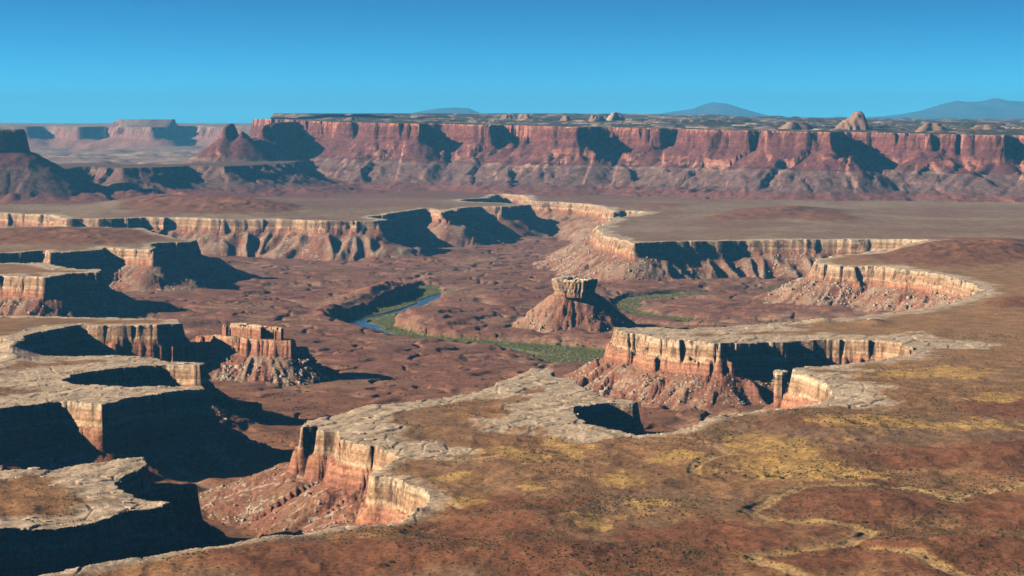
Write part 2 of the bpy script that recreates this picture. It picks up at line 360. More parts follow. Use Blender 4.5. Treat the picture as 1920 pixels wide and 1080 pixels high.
ROT = math.radians(24); RC, RS = math.cos(ROT), math.sin(ROT)
tcm = at(1077, 560, 30)
def terrain(x, y):
    sh = x.shape; x = x.ravel().astype(np.float64); y = y.ravel().astype(np.float64)
    k = np.clip(y / 4300, 0.62, 2.2)
    n1 = fbm(x / 120, y / 120, 1, 4); n2 = fbm(x / 120, y / 120, 11, 4)
    wx = 9 * k * n1; wy = 9 * k * n2
    xr, yr = x * RC - y * RS, x * RS + y * RC
    kk = np.where(y > 5800, 2.0, 1.0)
    c1, g1 = cells(xr / 24 / kk, yr / 34 / kk, 3); c2, _ = cells(xr / 70 / kk, yr / 90 / kk, 5)
    xw, yw = (x + wx), (y + wy)
    dist, seg, arc = seg_dist(xw, yw, RIMP)
    ins = inside(xw, yw, RIMP)                       # True: in the canyon
    own0 = SEGOWN[seg]
    d = np.where(ins, dist, -dist) + ((c1 - 0.5) * np.where(y < 3300, 4.6, 10) * np.where((own0 == 3) & (y > 3350), 1.9, 1.0) + (c2 - 0.5) * 13) * k * 0.8
    own = SEGOWN[seg]
    s = arc + 14 * n1 + 9 * n2
    # --- bench surface
    u, v = photo(x, y)
    zb = 100 + 4 * fbm(x / 420, y / 420, 21, 3) + 1.2 * n2
    near = sst(3300, 2300, y)
    zb += near * 6 * fbm(x / 150, y / 230, 27, 4)
    zb += sst(4200, 2600, y) * 1.5 * (1 - 2.2 * np.abs(fbm(x / 55, y / 75, 29, 4)))
    mound = np.zeros_like(x)
    for (mu, mv, ru, rv, h) in MOUNDS:
        q = ((u - mu) / ru) ** 2 + ((v - mv) / rv) ** 2
        m = np.exp(-q * 1.3) * h; mound = mound + m
    rg = 1 - np.abs(fbm(x / 130, y / 160, 31, 4)) * 2
    zb += mound * (0.75 + 0.35 * rg)
    wd = np.full(x.shape, 1e9)
    for wpts in WASHES:
        wd = np.minimum(wd, seg_dist(x + 5 * n2, y + 9 * n1, G(wpts, 100.0), False)[0])
    wash = sst(9, 4, wd); zb -= 1.3 * wash
    # bare pavement along the edge, broken by joints into low steps
    pw_ = SEGPW[seg] * (0.75 + 0.9 * np.clip(n2 + 0.3, -0.4, 1.2))
    pave = sst(-pw_ - 22, -pw_ + 6, d)
    pc, pg = cells((xr + 6 * n1) / 26, (yr + 6 * n2) / 62, 8, 0.9)
    zb += pave * ((pc - 0.5) * 1.6 - 1.2 * sst(0.07, 0.01, pg))
    # --- wall: cap cliff, ledge, red cliff, talus
    hb = noise(s / 210, own * 7.7, 41) * 0.5 + 0.5
    h2 = np.choose(own, [16, 20, 24, 24, 10, 12, 10, 12, 16, 24, 26, 26]) * (0.45 + 1.1 * np.clip(hb, 0, 1))
    h1 = 27 + 4 * n2; r1 = 6.5 * np.minimum(k, 1.5)
    d2 = d - r1 - 5
    r2 = 0.28 * h2 + 1
    c3, _ = cells(xr / 13 / kk, yr / 13 / kk, 6)
    drop = h1 * np.clip(d / r1, 0, 1) ** 0.8 + 3 * np.clip((d - r1) / 5, 0, 1) + h2 * np.clip((d2 + (c3 - 0.5) * 5) / r2, 0, 1)
    e = np.maximum(d2 - r2, 0)
    tal_drop = np.where(own == 1, 0.50, 0.64) * e - 0.0007 * np.minimum(e, 200) ** 2
    gl = 1 - np.abs(noise(s / 34 / kk, d / 220 + own * 3.1, 45)) * 2.2
    gl2 = 1 - np.abs(noise(s / 12, d / 60, 46)) * 2
    gul = np.minimum(e * 0.30, 8 * kk) * gl + np.minimum(e * 0.08, 1.6) * gl2
    zw = zb - drop - tal_drop + gul * np.where(e > 0, 1, 0)
    # --- canyon floor
    q = fbm(x / 620, y / 620, 51, 4, 0.5) * 3.4
    fl = np.floor(q); fr = q - fl
    zf = 1.0 + 3.4 * (fl + sst(0.0, 0.3, fr)) + 1.0 * fbm(x / 70, y / 110, 57, 4) + 7 * np.exp(-np.maximum(d, 0) / 160) + 3 * sst(3300, 2300, y) - 26 * sst(5000, 7900, y)
    zf -= 5 * sst(0.13, 0.0, np.abs(fbm(x / 480, y / 480, 55, 4))) + 1.0 * sst(0.10, 0.0, np.abs(fbm(x / 170, y / 200, 56, 3)))
    zf -= sst(3000, 3400, y) * 4.5 * sst(0.040, 0.008, np.abs(fbm(x / 330, y / 380, 59, 4)))
    q3 = fbm(x / 700, y / 480, 53, 4, 0.5)
    zf += sst(3000, 3600, y) * (4 * sst(0.05, 0.075, q3) + 5 * sst(0.33, 0.35, q3) - 5 * sst(-0.27, -0.295, q3))
    uf, vf = photo(x, y, 0.0); vl = vf - (594 - (uf - 610) * 0.265)
    zf += 15 * sst(5, -3, vl) * sst(-34, -16, vl) * sst(585, 625, uf) * sst(830, 790, uf)
    gn = 16 * n1 + 10 * n2 + (c1 - 0.5) * 14
    dg = np.full(x.shape, 1e9)
    for P in (GORGE1, GORGE2):
        dd = seg_dist(xw, yw, P)[0]; dd = np.where(inside(xw, yw, P), -dd, dd); dg = np.minimum(dg, dd)
    dgn = dg + gn * 0.55
    cst = 0.12 * sst(0, 4, dgn) + 0.58 * np.clip((dgn - 4) / 7, 0, 1) + 0.30 * np.clip((dgn - 16 - 8 * c2) / 22, 0, 1)
    zf = RIVZ + (np.maximum(zf, RIVZ + 3) - RIVZ) * np.where(dgn > 70, 1, cst) + np.where(dgn > 70, np.minimum(zf - np.maximum(zf, RIVZ + 3), 0), 0) + np.where(dgn < 0, 0.8 * n2, 0)
    chd, chi, _ = seg_dist(x, y, CHP, False)
    chan = sst(1.35, 0.85, chd / CHW[np.minimum(chi + 1, len(CHW) - 1)])
    zf = zf - 5 * chan
    # --- spurs
    zs = np.full(x.shape, -1e9); spid = np.full(x.shape, -1)
    for (nm, pts, w, cl, sl) in SPURS:
        P = np.array([[*at(a, b, zc), zc] for a, b, zc in pts])
        lo = P[:, :2].min(0) - 420; hi = P[:, :2].max(0) + 420
        sel = np.nonzero((x > lo[0]) & (x < hi[0]) & (y > lo[1]) & (y < hi[1]))[0]
        if not len(sel): continue
        xs, ys = x[sel] + wx[sel] * 0.6, y[sel] + wy[sel] * 0.6
        bz = np.full(len(sel), -1e9)
        f1 = (c3[sel] - 0.5) * 9 + (c1[sel] - 0.5) * 8
        ga_ = 3.4 if nm == 'mushroom' else 5.0
        gls = 1 - np.abs(noise(np.arctan2(ys - P[:, 1].mean(), xs - P[:, 0].mean()) * 7, ys * 0 + 3.3, 61)) * 2
        for i in range(len(P) - 1):
            a, b = P[i], P[i + 1]; L2 = ((b[:2] - a[:2]) ** 2).sum()
            t_ = np.clip(((xs - a[0]) * (b[0] - a[0]) + (ys - a[1]) * (b[1] - a[1])) / L2, 0, 1)
            ds = np.hypot(xs - a[0] - t_ * (b[0] - a[0]), ys - a[1] - t_ * (b[1] - a[1])) + f1
            zc = a[2] + t_ * (b[2] - a[2])
            e2 = np.maximum(ds - w - 6, 0)
            zz = zc - cl * np.clip((ds - w) / 6, 0, 1) - sl * e2 + 0.0006 * np.minimum(e2, 250) ** 2 + np.minimum(e2 * 0.22, ga_) * gls + 2 * n2[sel]
            bz = np.maximum(bz, zz)
        c = bz > zs[sel]; zs[sel] = np.where(c, bz, zs[sel]); spid[sel] = np.where(c, SPN.index(nm), spid[sel])
    base = np.maximum(zw, zs)
    z = np.maximum(base, zf)
    z = np.where(d <= 0, zb, z)
    # zone: 0 bench, 1 pavement, 2 cliff, 3 talus, 4 floor, 5+ spur
    zone = np.where(d <= 0, np.where(pave > 0.45, 1, 0), np.where(zf >= base, 4, np.where(e > 6, 3, 2)))
    spz = (d > 0) & (zone != 4) & (zs > zw)
    zone = np.where(spz, 5 + np.maximum(spid, 0), zone)
    tal = np.where((zone == 3), 1.0, np.where(spz & (z < 55), np.where(spid == SPN.index('castle'), 1.0, 0.45), 0.0))
    # ---------------- colours of the ground itself
    def C(*c): return np.array(c)
    n3 = fbm(x / 45, y / 70, 71, 4); n4 = fbm(x / 300, y / 420, 75, 4); n5 = fbm(x / 14, y / 20, 77, 3)
    def lay(col, m, c): return col + (c - col) * np.clip(m, 0, 1)[:, None]
    col = np.tile(C(0.255, 0.140, 0.066), (len(x), 1))
    col = lay(col, sst(-0.1, 0.5, n4), C(0.20, 0.122, 0.07))
    col = lay(col, sst(0.0, 0.6, n3) * 0.6, C(0.31, 0.19, 0.088))
    midp = sst(5200, 7200, y)
    col = lay(col, midp, C(0.215, 0.142, 0.09)); col = lay(col, midp * sst(0.0, 0.4, n4), C(0.26, 0.19, 0.122))
    col = lay(col, midp * sst(0.1, 0.5, -n4) * 0.7, C(0.20, 0.10, 0.07))
    rightp = sst(1150, 1500, u) * sst(770, 640, v) * sst(460, 520, v)
    col = lay(col, rightp * 0.6, C(0.285, 0.175, 0.082)); col = lay(col, rightp * sst(0.1, 0.5, n3) * 0.7, C(0.27, 0.135, 0.065))
    redm = sst(3.5, 9, mound) * 0.9 * sst(0.0, 0.2, mound / 30 + n3 * 0.3)
    redn = np.zeros_like(x)
    for (a, b, ru, rv) in [(960,965,130,45), (880,1010,170,50), (1050,1050,330,35), (1620,945,190,45), (1500,1060,160,30), (1700,860,170,22), (1760,1040,220,60),
                           (1900,870,90,40), (620,1050,260,40), (1880,760,90,25), (1350,1010,220,30), (1480,668,0.1,0.1), (1880,960,120,40), (1200,1060,200,30)]:
        redn = np.maximum(redn, np.exp(-(((u - a) / ru) ** 2 + ((v - b) / rv) ** 2)))
    col = lay(col, np.maximum(redm, sst(0.25, 0.62, redn + 0.40 * n3 + 0.2 * n4)), C(0.19, 0.082, 0.042))
    yel = np.zeros_like(x)
    for (a, b, ru, rv) in [(950,853,95,20), (1060,835,60,22), (1165,907,55,16), (1090,975,70,18), (1120,990,40,10), (1470,870,150,34), (1450,840,120,22), (1570,890,120,18),
                           (1000,915,40,12), (870,935,60,10), (1280,860,80,14), (1220,950,60,14), (730,950,70,16), (850,890,50,10), (1650,800,180,20), (1850,800,120,18), (1870,745,90,10), (1750,700,150,16)]:
        yel = np.maximum(yel, np.exp(-(((u - a) / ru) ** 2 + ((v - b) / rv) ** 2)))
    col = lay(col, sst(0.45, 0.8, yel + 0.45 * n3 + 0.35 * n5) * 0.85, C(0.44, 0.28, 0.092))
    col = lay(col, sst(13, 6, wd + 6 * n3) * 0.8, C(0.36, 0.25, 0.10))
    col = lay(col, sst(4.5, 2, wd), C(0.36, 0.235, 0.12))
    trk = seg_dist(x, y, G([(1225,818), (1300,826), (1345,842), (1372,857)], 100.0), False)[0]
    trk = np.minimum(trk, seg_dist(x, y, G([(862,946), (838,938), (822,924), (835,912)], 100.0), False)[0])
    col = lay(col, sst(5, 2.5, trk) * 0.9, C(0.44, 0.28, 0.15))
    pcol = C(0.50, 0.40, 0.28) * (0.90 + 0.16 * pc[:, None]) * (0.9 + 0.25 * n5[:, None])
    pcol = pcol * (1 - 0.30 * sst(0.06, 0.01, pg))[:, None]
    col = lay(col, pave * sst(-0.75, -0.1, n3 + 0.25 * pc + np.clip((d + np.maximum(25, 0.75 * pw_)) / 60, -1, 0.6)), pcol)
    # floor
    fc = np.tile(C(0.195, 0.092, 0.063), (len(x), 1))
    fc = lay(fc, sst(-0.1, 0.6, n4 + 0.4 * n3), C(0.245, 0.14, 0.092)); fc = lay(fc, sst(0.1, 0.6, n3) * 0.35, C(0.16, 0.085, 0.06))
    fc = lay(fc, sst(4400, 3000, y) * 0.6, C(0.225, 0.108, 0.05))
    fc = lay(fc, sst(0.10, 0.0, np.abs(fbm(x / 480, y / 480, 55, 4))) * 0.6, C(0.29, 0.185, 0.125))
    fc = lay(fc, sst(0.07, 0.0, np.abs(fbm(x / 900, y / 300, 58, 4))) * 0.5, C(0.12, 0.062, 0.045))
    fc = lay(fc, sst(4, 1, dgn) * sst(-60, -20, 20 - np.abs(dgn)), C(0.12, 0.125, 0.045))
    fc = lay(fc, sst(3, -3, dgn), C(0.105, 0.12, 0.04)); fc = lay(fc, chan, C(0.16, 0.13, 0.08))
    tcx = np.tile(C(0.225, 0.105, 0.068), (len(x), 1))
    tcx = lay(tcx, sst(-0.1, 0.45, gl * 0.5 - 0.15 + n3 * 0.6) * np.choose(own, [.5, .75, .5, .6, .85, .65, .7, .6, .6, .6, .7, .6]), np.where((own == 1)[:, None], C(0.20, 0.122, 0.07), C(0.33, 0.245, 0.165)))
    tcx = lay(tcx, sst(30, 5, e) * 0.5, C(0.25, 0.10, 0.06))
    tcx = lay(tcx, np.where(spz, 0.9, 0), C(0.235, 0.10, 0.064))
    tcx = lay(tcx, np.where(spz & (spid == SPN.index('castle')), 0.8 * sst(-0.3, 0.4, n3), 0), C(0.29, 0.215, 0.15))
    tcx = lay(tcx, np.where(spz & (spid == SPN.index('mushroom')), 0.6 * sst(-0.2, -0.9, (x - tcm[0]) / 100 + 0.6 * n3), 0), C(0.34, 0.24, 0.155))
    isf = zone == 4
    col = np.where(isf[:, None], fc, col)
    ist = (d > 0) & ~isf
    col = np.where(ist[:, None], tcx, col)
    zrel = np.where(d > 0, z - zb, np.minimum(0, 0 * z))
    return z, zone, own, zrel, tal, col, d, dgn, chan, pave

def grid(u0, u1, nu, ys):
    tt = (np.linspace(u0, u1, nu) - 960) / FPX
    return tt[None, :] * ys[:, None] * 1.0, np.repeat(ys[:, None], nu, 1)
def quads(nr, nc):
    i = np.arange(nr - 1)[:, None] * nc + np.arange(nc - 1)[None, :]
    return np.stack([i, i + 1, i + 1 + nc, i + nc], -1).reshape(-1, 4)
def piece(name, V, Q, mask, mat, parent, attrs):
    q = Q[mask]
    if not len(q): return None
    used, inv = np.unique(q, return_inverse=True)
    return obj_np(name, V[used], inv.reshape(-1, 4), mat, parent, {k: a[used] for k, a in attrs.items()})

YA0, YA1, NRA, NCA = 1640.0, 8900.0, 1000, 1000
ysA = np.exp(np.linspace(math.log(YA0), math.log(YA1), NRA))
XA, YA = grid(-330, 2130, NCA, ysA)
zA, zone, own, zrel, tal, col, dA, dgA, chA, pvA = terrain(XA, YA)
VA = np.stack([XA.ravel(), YA.ravel(), zA], -1); QA = quads(NRA, NCA)
attrs = {'Col': col, 'zrel': zrel, 'tal': tal}
fz = zone[QA].max(1); fo = own[QA[:, 0]]
fzmin = zone[QA].min(1)
fz = np.where((fz <= 4) & (fzmin <= 1) & (fz >= 2), np.where(zA[QA].max(1) - zA[QA].min(1) > 4, 2, fzmin), fz)

o = piece('desert_bench', VA, QA, fz == 0, M_SOIL, None, attrs); tag(o, kind='structure')
o = piece('canyon_floor', VA, QA, fz == 4, M_FLOOR, None, attrs); tag(o, kind='structure')
WALLS = {
    'N': ('canyon_rim', 'nearest canyon edge running along the bottom left of the picture', 'cliff'),
    'A': ('headland', 'pale rock headland with sunlit orange cliff in the lower middle foreground', 'headland'),
    'F': ('canyon_rim', 'sunlit golden alcove cliff beside the lone rock pillar on the right', 'cliff'),
    'B': ('headland', 'long cream capped headland with dark fluted cliff right of the river', 'headland'),
    'C': ('canyon_rim', 'curved sunlit cliff band above pale rubble at the right', 'cliff'),
    'D': ('headland', 'long shadowed cliff behind the mushroom butte with ribbed slope', 'cliff'),
    'E': ('canyon_rim', 'farthest pale cliff line of the inner canyon below the plain', 'cliff'),
    'P': ('headland', 'brown topped headland at left throwing the widest shadow onto the canyon floor', 'headland'),
    'Q': ('headland', 'small rubbly headland at the left edge in front of the brown topped one', 'headland'),
    'R': ('headland', 'thin flat headland at left pointing at the castle shaped butte', 'headland'),
    'T': ('headland', 'pale forked headland at left cut by a deep dark alcove', 'headland'),
    'U': ('headland', 'grassy topped headland in the bottom left corner', 'headland'),
}
WALLOBJ = {}
for i, c in enumerate(OWN):
    nm, lb, ct = WALLS[c]
    m = fo == i
    r = RIMP[[k for k, p in enumerate(RIM) if p[2] == c]].mean(0)
    th = empty(nm, (0, 0, 0)); tag(th, lb, ct); WALLOBJ[c] = th
    piece('cap_rock', VA, QA, m & (fz == 1), M_SOIL, th, attrs)
    piece('cliff_face', VA, QA, m & (fz == 2), M_WALL, th, attrs)
    piece('talus_slope', VA, QA, m & (fz == 3), M_WALL, th, attrs)
SPOBJ = {}
SPL = {'castle': ('butte', 'castle shaped red butte with blocky cap and boulder strewn slope', 'butte'),
       'wall': ('rock_spur', 'low red rock wall between the thin headland and the castle butte', 'rock spur'),
       'fins': ('rock_spur', 'dark red finned spur running out from the forked headland', 'rock spur'),
       'tower': ('rock_spur', 'black shadowed spur at the tip of the grassy topped headland', 'rock spur'),
       'knoll': ('rock_spur', 'low dark red knoll on the canyon floor below the widest shadow', 'rock spur'),
       'mushroom': ('butte', 'mushroom shaped butte with pale overhanging cap above the river bend', 'butte'),
       'buttress': ('rock_spur', 'small dark buttress in the rubble below the sunlit orange headland', 'rock spur'),
       'rib': ('rock_spur', 'red rubble rib below the middle of the long cream capped headland', 'rock spur')}
for i, nm in enumerate(SPN):
    a, lb, ct = SPL[nm]
    th = empty(a); tag(th, lb, ct); SPOBJ[nm] = th
    piece('pedestal' if ct == 'butte' else 'rock_face', VA, QA, fz == 5 + i, M_WALL, th, attrs)

# the same country carried on, more coarsely, outside the sides of the picture
for u0_, u1_ in ((-2600, -330), (2130, 4400)):
    ysS = np.exp(np.linspace(math.log(YA0), math.log(YA1), 260)); XS, YS = grid(u0_, u1_, 110, ysS)
    zS, zoS, _, zrS, taS, coS, _, _, _, _ = terrain(XS, YS)
    VS = np.stack([XS.ravel(), YS.ravel(), zS], -1); QS = quads(260, 110); fS = zoS[QS].max(1) >= 2
    for nm_, mk_, mt_ in (('desert_bench', ~fS, M_SOIL), ('canyon_slopes', fS, M_WALL)):
        tag(piece(nm_, VS, QS, mk_, mt_, None, {'Col': coS, 'zrel': zrS, 'tal': taS}), kind='structure')

# ------------------------------------------------------------------ surface height lookup (near terrain)
TT0, TT1 = (-330 - 960) / FPX, (2130 - 960) / FPX
ZG = zA.reshape(NRA, NCA)
def height(x, y):
    r = np.clip((np.log(y) - math.log(YA0)) / (math.log(YA1) - math.log(YA0)) * (NRA - 1), 0, NRA - 1.001)
    c = np.clip((x / y - TT0) / (TT1 - TT0) * (NCA - 1), 0, NCA - 1.001)
    i, j = r.astype(int), c.astype(int); a, b = r - i, c - j
    return (ZG[i, j] * (1 - a) + ZG[i + 1, j] * a) * (1 - b) + (ZG[i, j + 1] * (1 - a) + ZG[i + 1, j + 1] * a) * b

# ------------------------------------------------------------------ river
cps = [CHP[0]]; cw = [CHW[0]]
for i in range(len(CHP) - 1):
    for k in range(1, 9):
        f = k / 8; cps.append(CHP[i] * (1 - f) + CHP[i + 1] * f); cw.append(CHW[i] * (1 - f) + CHW[i + 1] * f)
cps = np.array(cps); cw = np.array(cw)
for _ in range(5): cps[1:-1] = (cps[:-2] + 2 * cps[1:-1] + cps[2:]) / 4; cw[1:-1] = (cw[:-2] + 2 * cw[1:-1] + cw[2:]) / 4
tg = np.gradient(cps, axis=0); tg /= np.linalg.norm(tg, axis=1)[:, None]; nn = np.stack([-tg[:, 1], tg[:, 0]], -1)
Lr, Rr = cps + nn * cw[:, None] * 1.3, cps - nn * cw[:, None] * 1.3
V = np.concatenate([np.c_[Lr, np.full(len(Lr), RIVZ - 1.6)], np.c_[Rr, np.full(len(Rr), RIVZ - 1.6)]]); n = len(cps)
o = obj_np('river', V, np.array([[i, i + 1, n + i + 1, n + i] for i in range(n - 1)]), M_WATER); tag(o, kind='structure')

# ------------------------------------------------------------------ capstones and pillars: stacked rings with jointed outlines
def stack(name, outline, zs, sc, mat, parent=None, amp=2.0, seed=0, zref=100.0, top_amp=1.2):
    """outline (n,2) around its centre, lifted through levels zs with scale sc; closed top"""
    n = len(outline); c = outline.mean(0); V = []
    ang = np.arctan2(outline[:, 1] - c[1], outline[:, 0] - c[0])
    L = np.r_[0, np.cumsum(np.hypot(*np.diff(outline, axis=0).T))]
    blk = cells(L / 8.0, np.zeros(n) + seed * 3.7, seed)[0] - 0.5
    nrm = outline - c; nrm /= np.linalg.norm(nrm, axis=1)[:, None] + 1e-6
    for k, (z, s_) in enumerate(zip(zs, sc)):
        nz = noise(L / 6.0 + 3 * k, np.full(n, k * 0.37), seed + 2)
        p = c + (outline - c) * s_ + nrm * (blk * amp + nz * amp * 0.5)[:, None]
        V.append(np.c_[p, np.full(n, z) + (nz * top_amp if k >= len(zs) - 2 else nz * 0.6)])
    V = np.concatenate(V); Fc = []
    for k in range(len(zs) - 1):
        for i in range(n):
            j = (i + 1) % n; Fc.append([k * n + i, k * n + j, (k + 1) * n + j, (k + 1) * n + i])
    # top: rings shrinking to the centre
    top = V[-n:]; m = len(V)
    for s_ in (0.72, 0.4):
        q = top.copy(); q[:, :2] = c + (top[:, :2] - c) * s_; q[:, 2] += rng.uniform(-top_amp, top_amp, n) + 0.8
        b = len(V); V = np.concatenate([V, q])
        for i in range(n):
            j = (i + 1) % n; Fc.append([b - n + i, b - n + j, b + j, b + i])
    ctr = len(V); V = np.concatenate([V, [[c[0], c[1], top[:, 2].mean() + 1]]])
    for i in range(n): Fc.append([ctr - n + i, ctr - n + (i + 1) % n, ctr, ctr])
    V = np.array(V)
    zr = V[:, 2] - zref
    cl = np.tile(np.array([0.44, 0.365, 0.26]), (len(V), 1)) * rng.uniform(0.8, 1.15, (len(V), 1))
    me = bpy.data.meshes.new(name)
    me.from_pydata(V.tolist(), [], [[a for a in f] if f[2] != f[3] else f[:3] for f in Fc]); me.materials.append(mat)
    a = me.attributes.new('Col', 'FLOAT_COLOR', 'POINT'); a.data.foreach_set('color', np.c_[cl, np.ones(len(V))].astype(F32).ravel())
    a = me.attributes.new('zrel', 'FLOAT', 'POINT'); a.data.foreach_set('value', zr.astype(F32))
    a = me.attributes.new('tal', 'FLOAT', 'POINT'); a.data.foreach_set('value', np.zeros(len(V), F32))
    return link(bpy.data.objects.new(name, me), parent)
def densify(P, step=2.5):
    out = []
    for i in range(len(P)):
        a, b = np.array(P[i], float), np.array(P[(i + 1) % len(P)], float); m = max(1, int(np.hypot(*(b - a)) / step))
        out += [a + (b - a) * k / m for k in range(m)]
    return np.array(out)
def ellipse(cx_, cy_, rx, ry, n=48, e=0.8):
    a = np.linspace(0, 2 * np.pi, n, endpoint=False)
    return np.c_[cx_ + rx * np.sign(np.cos(a)) * np.abs(np.cos(a)) ** e, cy_ + ry * np.sign(np.sin(a)) * np.abs(np.sin(a)) ** e]
tc_ = at(1077, 523, 108); tx, ty = tc_
stack('cap_rock', densify([(tx + a_, ty + b_) for a_, b_ in [(-51, 22), (-47, 2), (-30, -22), (-8, -36), (18, -48), (34, -24), (52, 4), (44, 30), (10, 44), (-36, 40)]], 3), [68, 78, 83, 90, 99, 104, 108], [0.76, 0.84, 0.91, 0.97, 1.0, 1.02, 0.96], M_WALL, SPOBJ['mushroom'], amp=4.5, seed=5, zref=108, top_amp=2.2)
for k, (dx, dy, r, dz) in enumerate([(-30, -8, 13, 4), (-8, 10, 17, 5), (14, -12, 12, 3.5), (-20, 18, 11, 5), (28, 8, 12, 3)]):
    stack('cap_block', densify(ellipse(tx + dx, ty + dy, r, r * 0.8, 10, 0.7), 4), [105, 108 + dz * 0.6, 108 + dz], [1, 1.02, 0.85], M_WALL, SPOBJ['mushroom'], amp=2, seed=20 + k, zref=111, top_amp=1)
# castle: three towers of the cap
cA = at(470, 612, 95)
ux = cA[1] / FPX
def CX(u): return (u - 960) * ux
cy0 = cA[1]
for nm_, pts, z0, zt, sd in [
    ('cap_tower', [(409, -6), (417, -8), (418, 14), (410, 16)], 60, 92, 31),
    ('cap_block', [(424, 4), (436, -8), (452, -12), (470, -9), (489, -12), (490, 26), (455, 34), (424, 28)], 60, 95, 32),
    ('cap_wall', [(486, 14), (520, 16), (522, 38), (486, 38)], 60, 92, 33),
    ('cap_tower', [(518, -12), (531, -11), (532, 24), (517, 26)], 60, 94, 34)]:
    P = densify([(CX(u_), cy0 + dy - (u_ - 470) * 0.75) for u_, dy in pts], 2.0)
    stack(nm_, P, [z0, z0 + 8, (z0 + zt) / 2, zt - 5, zt], [1.06, 1.02, 1.0, 1.02, 0.98], M_WALL, SPOBJ['castle'], amp=2.6, seed=sd, zref=122, top_amp=1.6)
# lone pillar beside the golden alcove
pc_ = at(1464, 696, 100)
th = empty('rock_pillar', (0, 0, 0)); tag(th, 'lone orange rock pillar split from the golden alcove cliff', 'rock pillar')
stack('shaft', densify(ellipse(pc_[0], pc_[1], 10, 15, 12, 0.6), 2.2), [10, 30, 45, 60, 75, 88, 96, 100], [1.25, 1.1, 1.0, 0.95, 0.97, 0.93, 1.06, 1.0], M_WALL, th, amp=2.0, seed=41, zref=100, top_amp=0.8)

# ------------------------------------------------------------------ far country: red mesa wall, butte, twin spires, plateau
def zmesa(x): return 417 - 0.0165 * x
# rim of the mesa in plan (photo column, distance)
MR = [(2300, 9700), (1990, 10050), (1915, 10250), (1892, 10600), (1880, 10180), (1800, 10300), (1725, 10400), (1690, 10500), (1650, 10720), (1585, 10850), (1560, 10600), (1551, 10300),
      (1480, 10450), (1400, 10650), (1362, 10790), (1345, 10780), (1285, 10950), (1279, 11130), (1255, 11120), (1225, 11080), (1180, 11330), (1150, 11450), (1128, 11650), (1104, 11480), (1094, 11130),
      (1000, 11350), (966, 11560), (957, 11480), (931, 11700), (925, 11560), (868, 11750), (838, 12150), (800, 12150), (790, 11700), (782, 11620),
      (690, 11900), (665, 12200), (658, 12120), (640, 12150), (600, 12600), (575, 13100), (550, 13700), (500, 14800), (300, 16500), (-600, 17500)]
MRP = np.array([((u - 960) / FPX * d, d) for u, d in MR])
MRC = np.concatenate([MRP, [(-4000, 40000), (9000, 40000), (9000, 9000)]])
FSP = [('left', (-30, 9900), 'cap'), ]
RIDGE = np.array([((u - 960) / FPX * d, d) for u, d in [(-700, 10100), (-60, 9850), (30, 9900), (110, 10050), (170, 10500), (230, 10150), (300, 10300), (360, 10750), (420, 10600), (500, 10900), (545, 11300), (560, 11900), (440, 11500), (300, 11050), (-700, 10900)]])
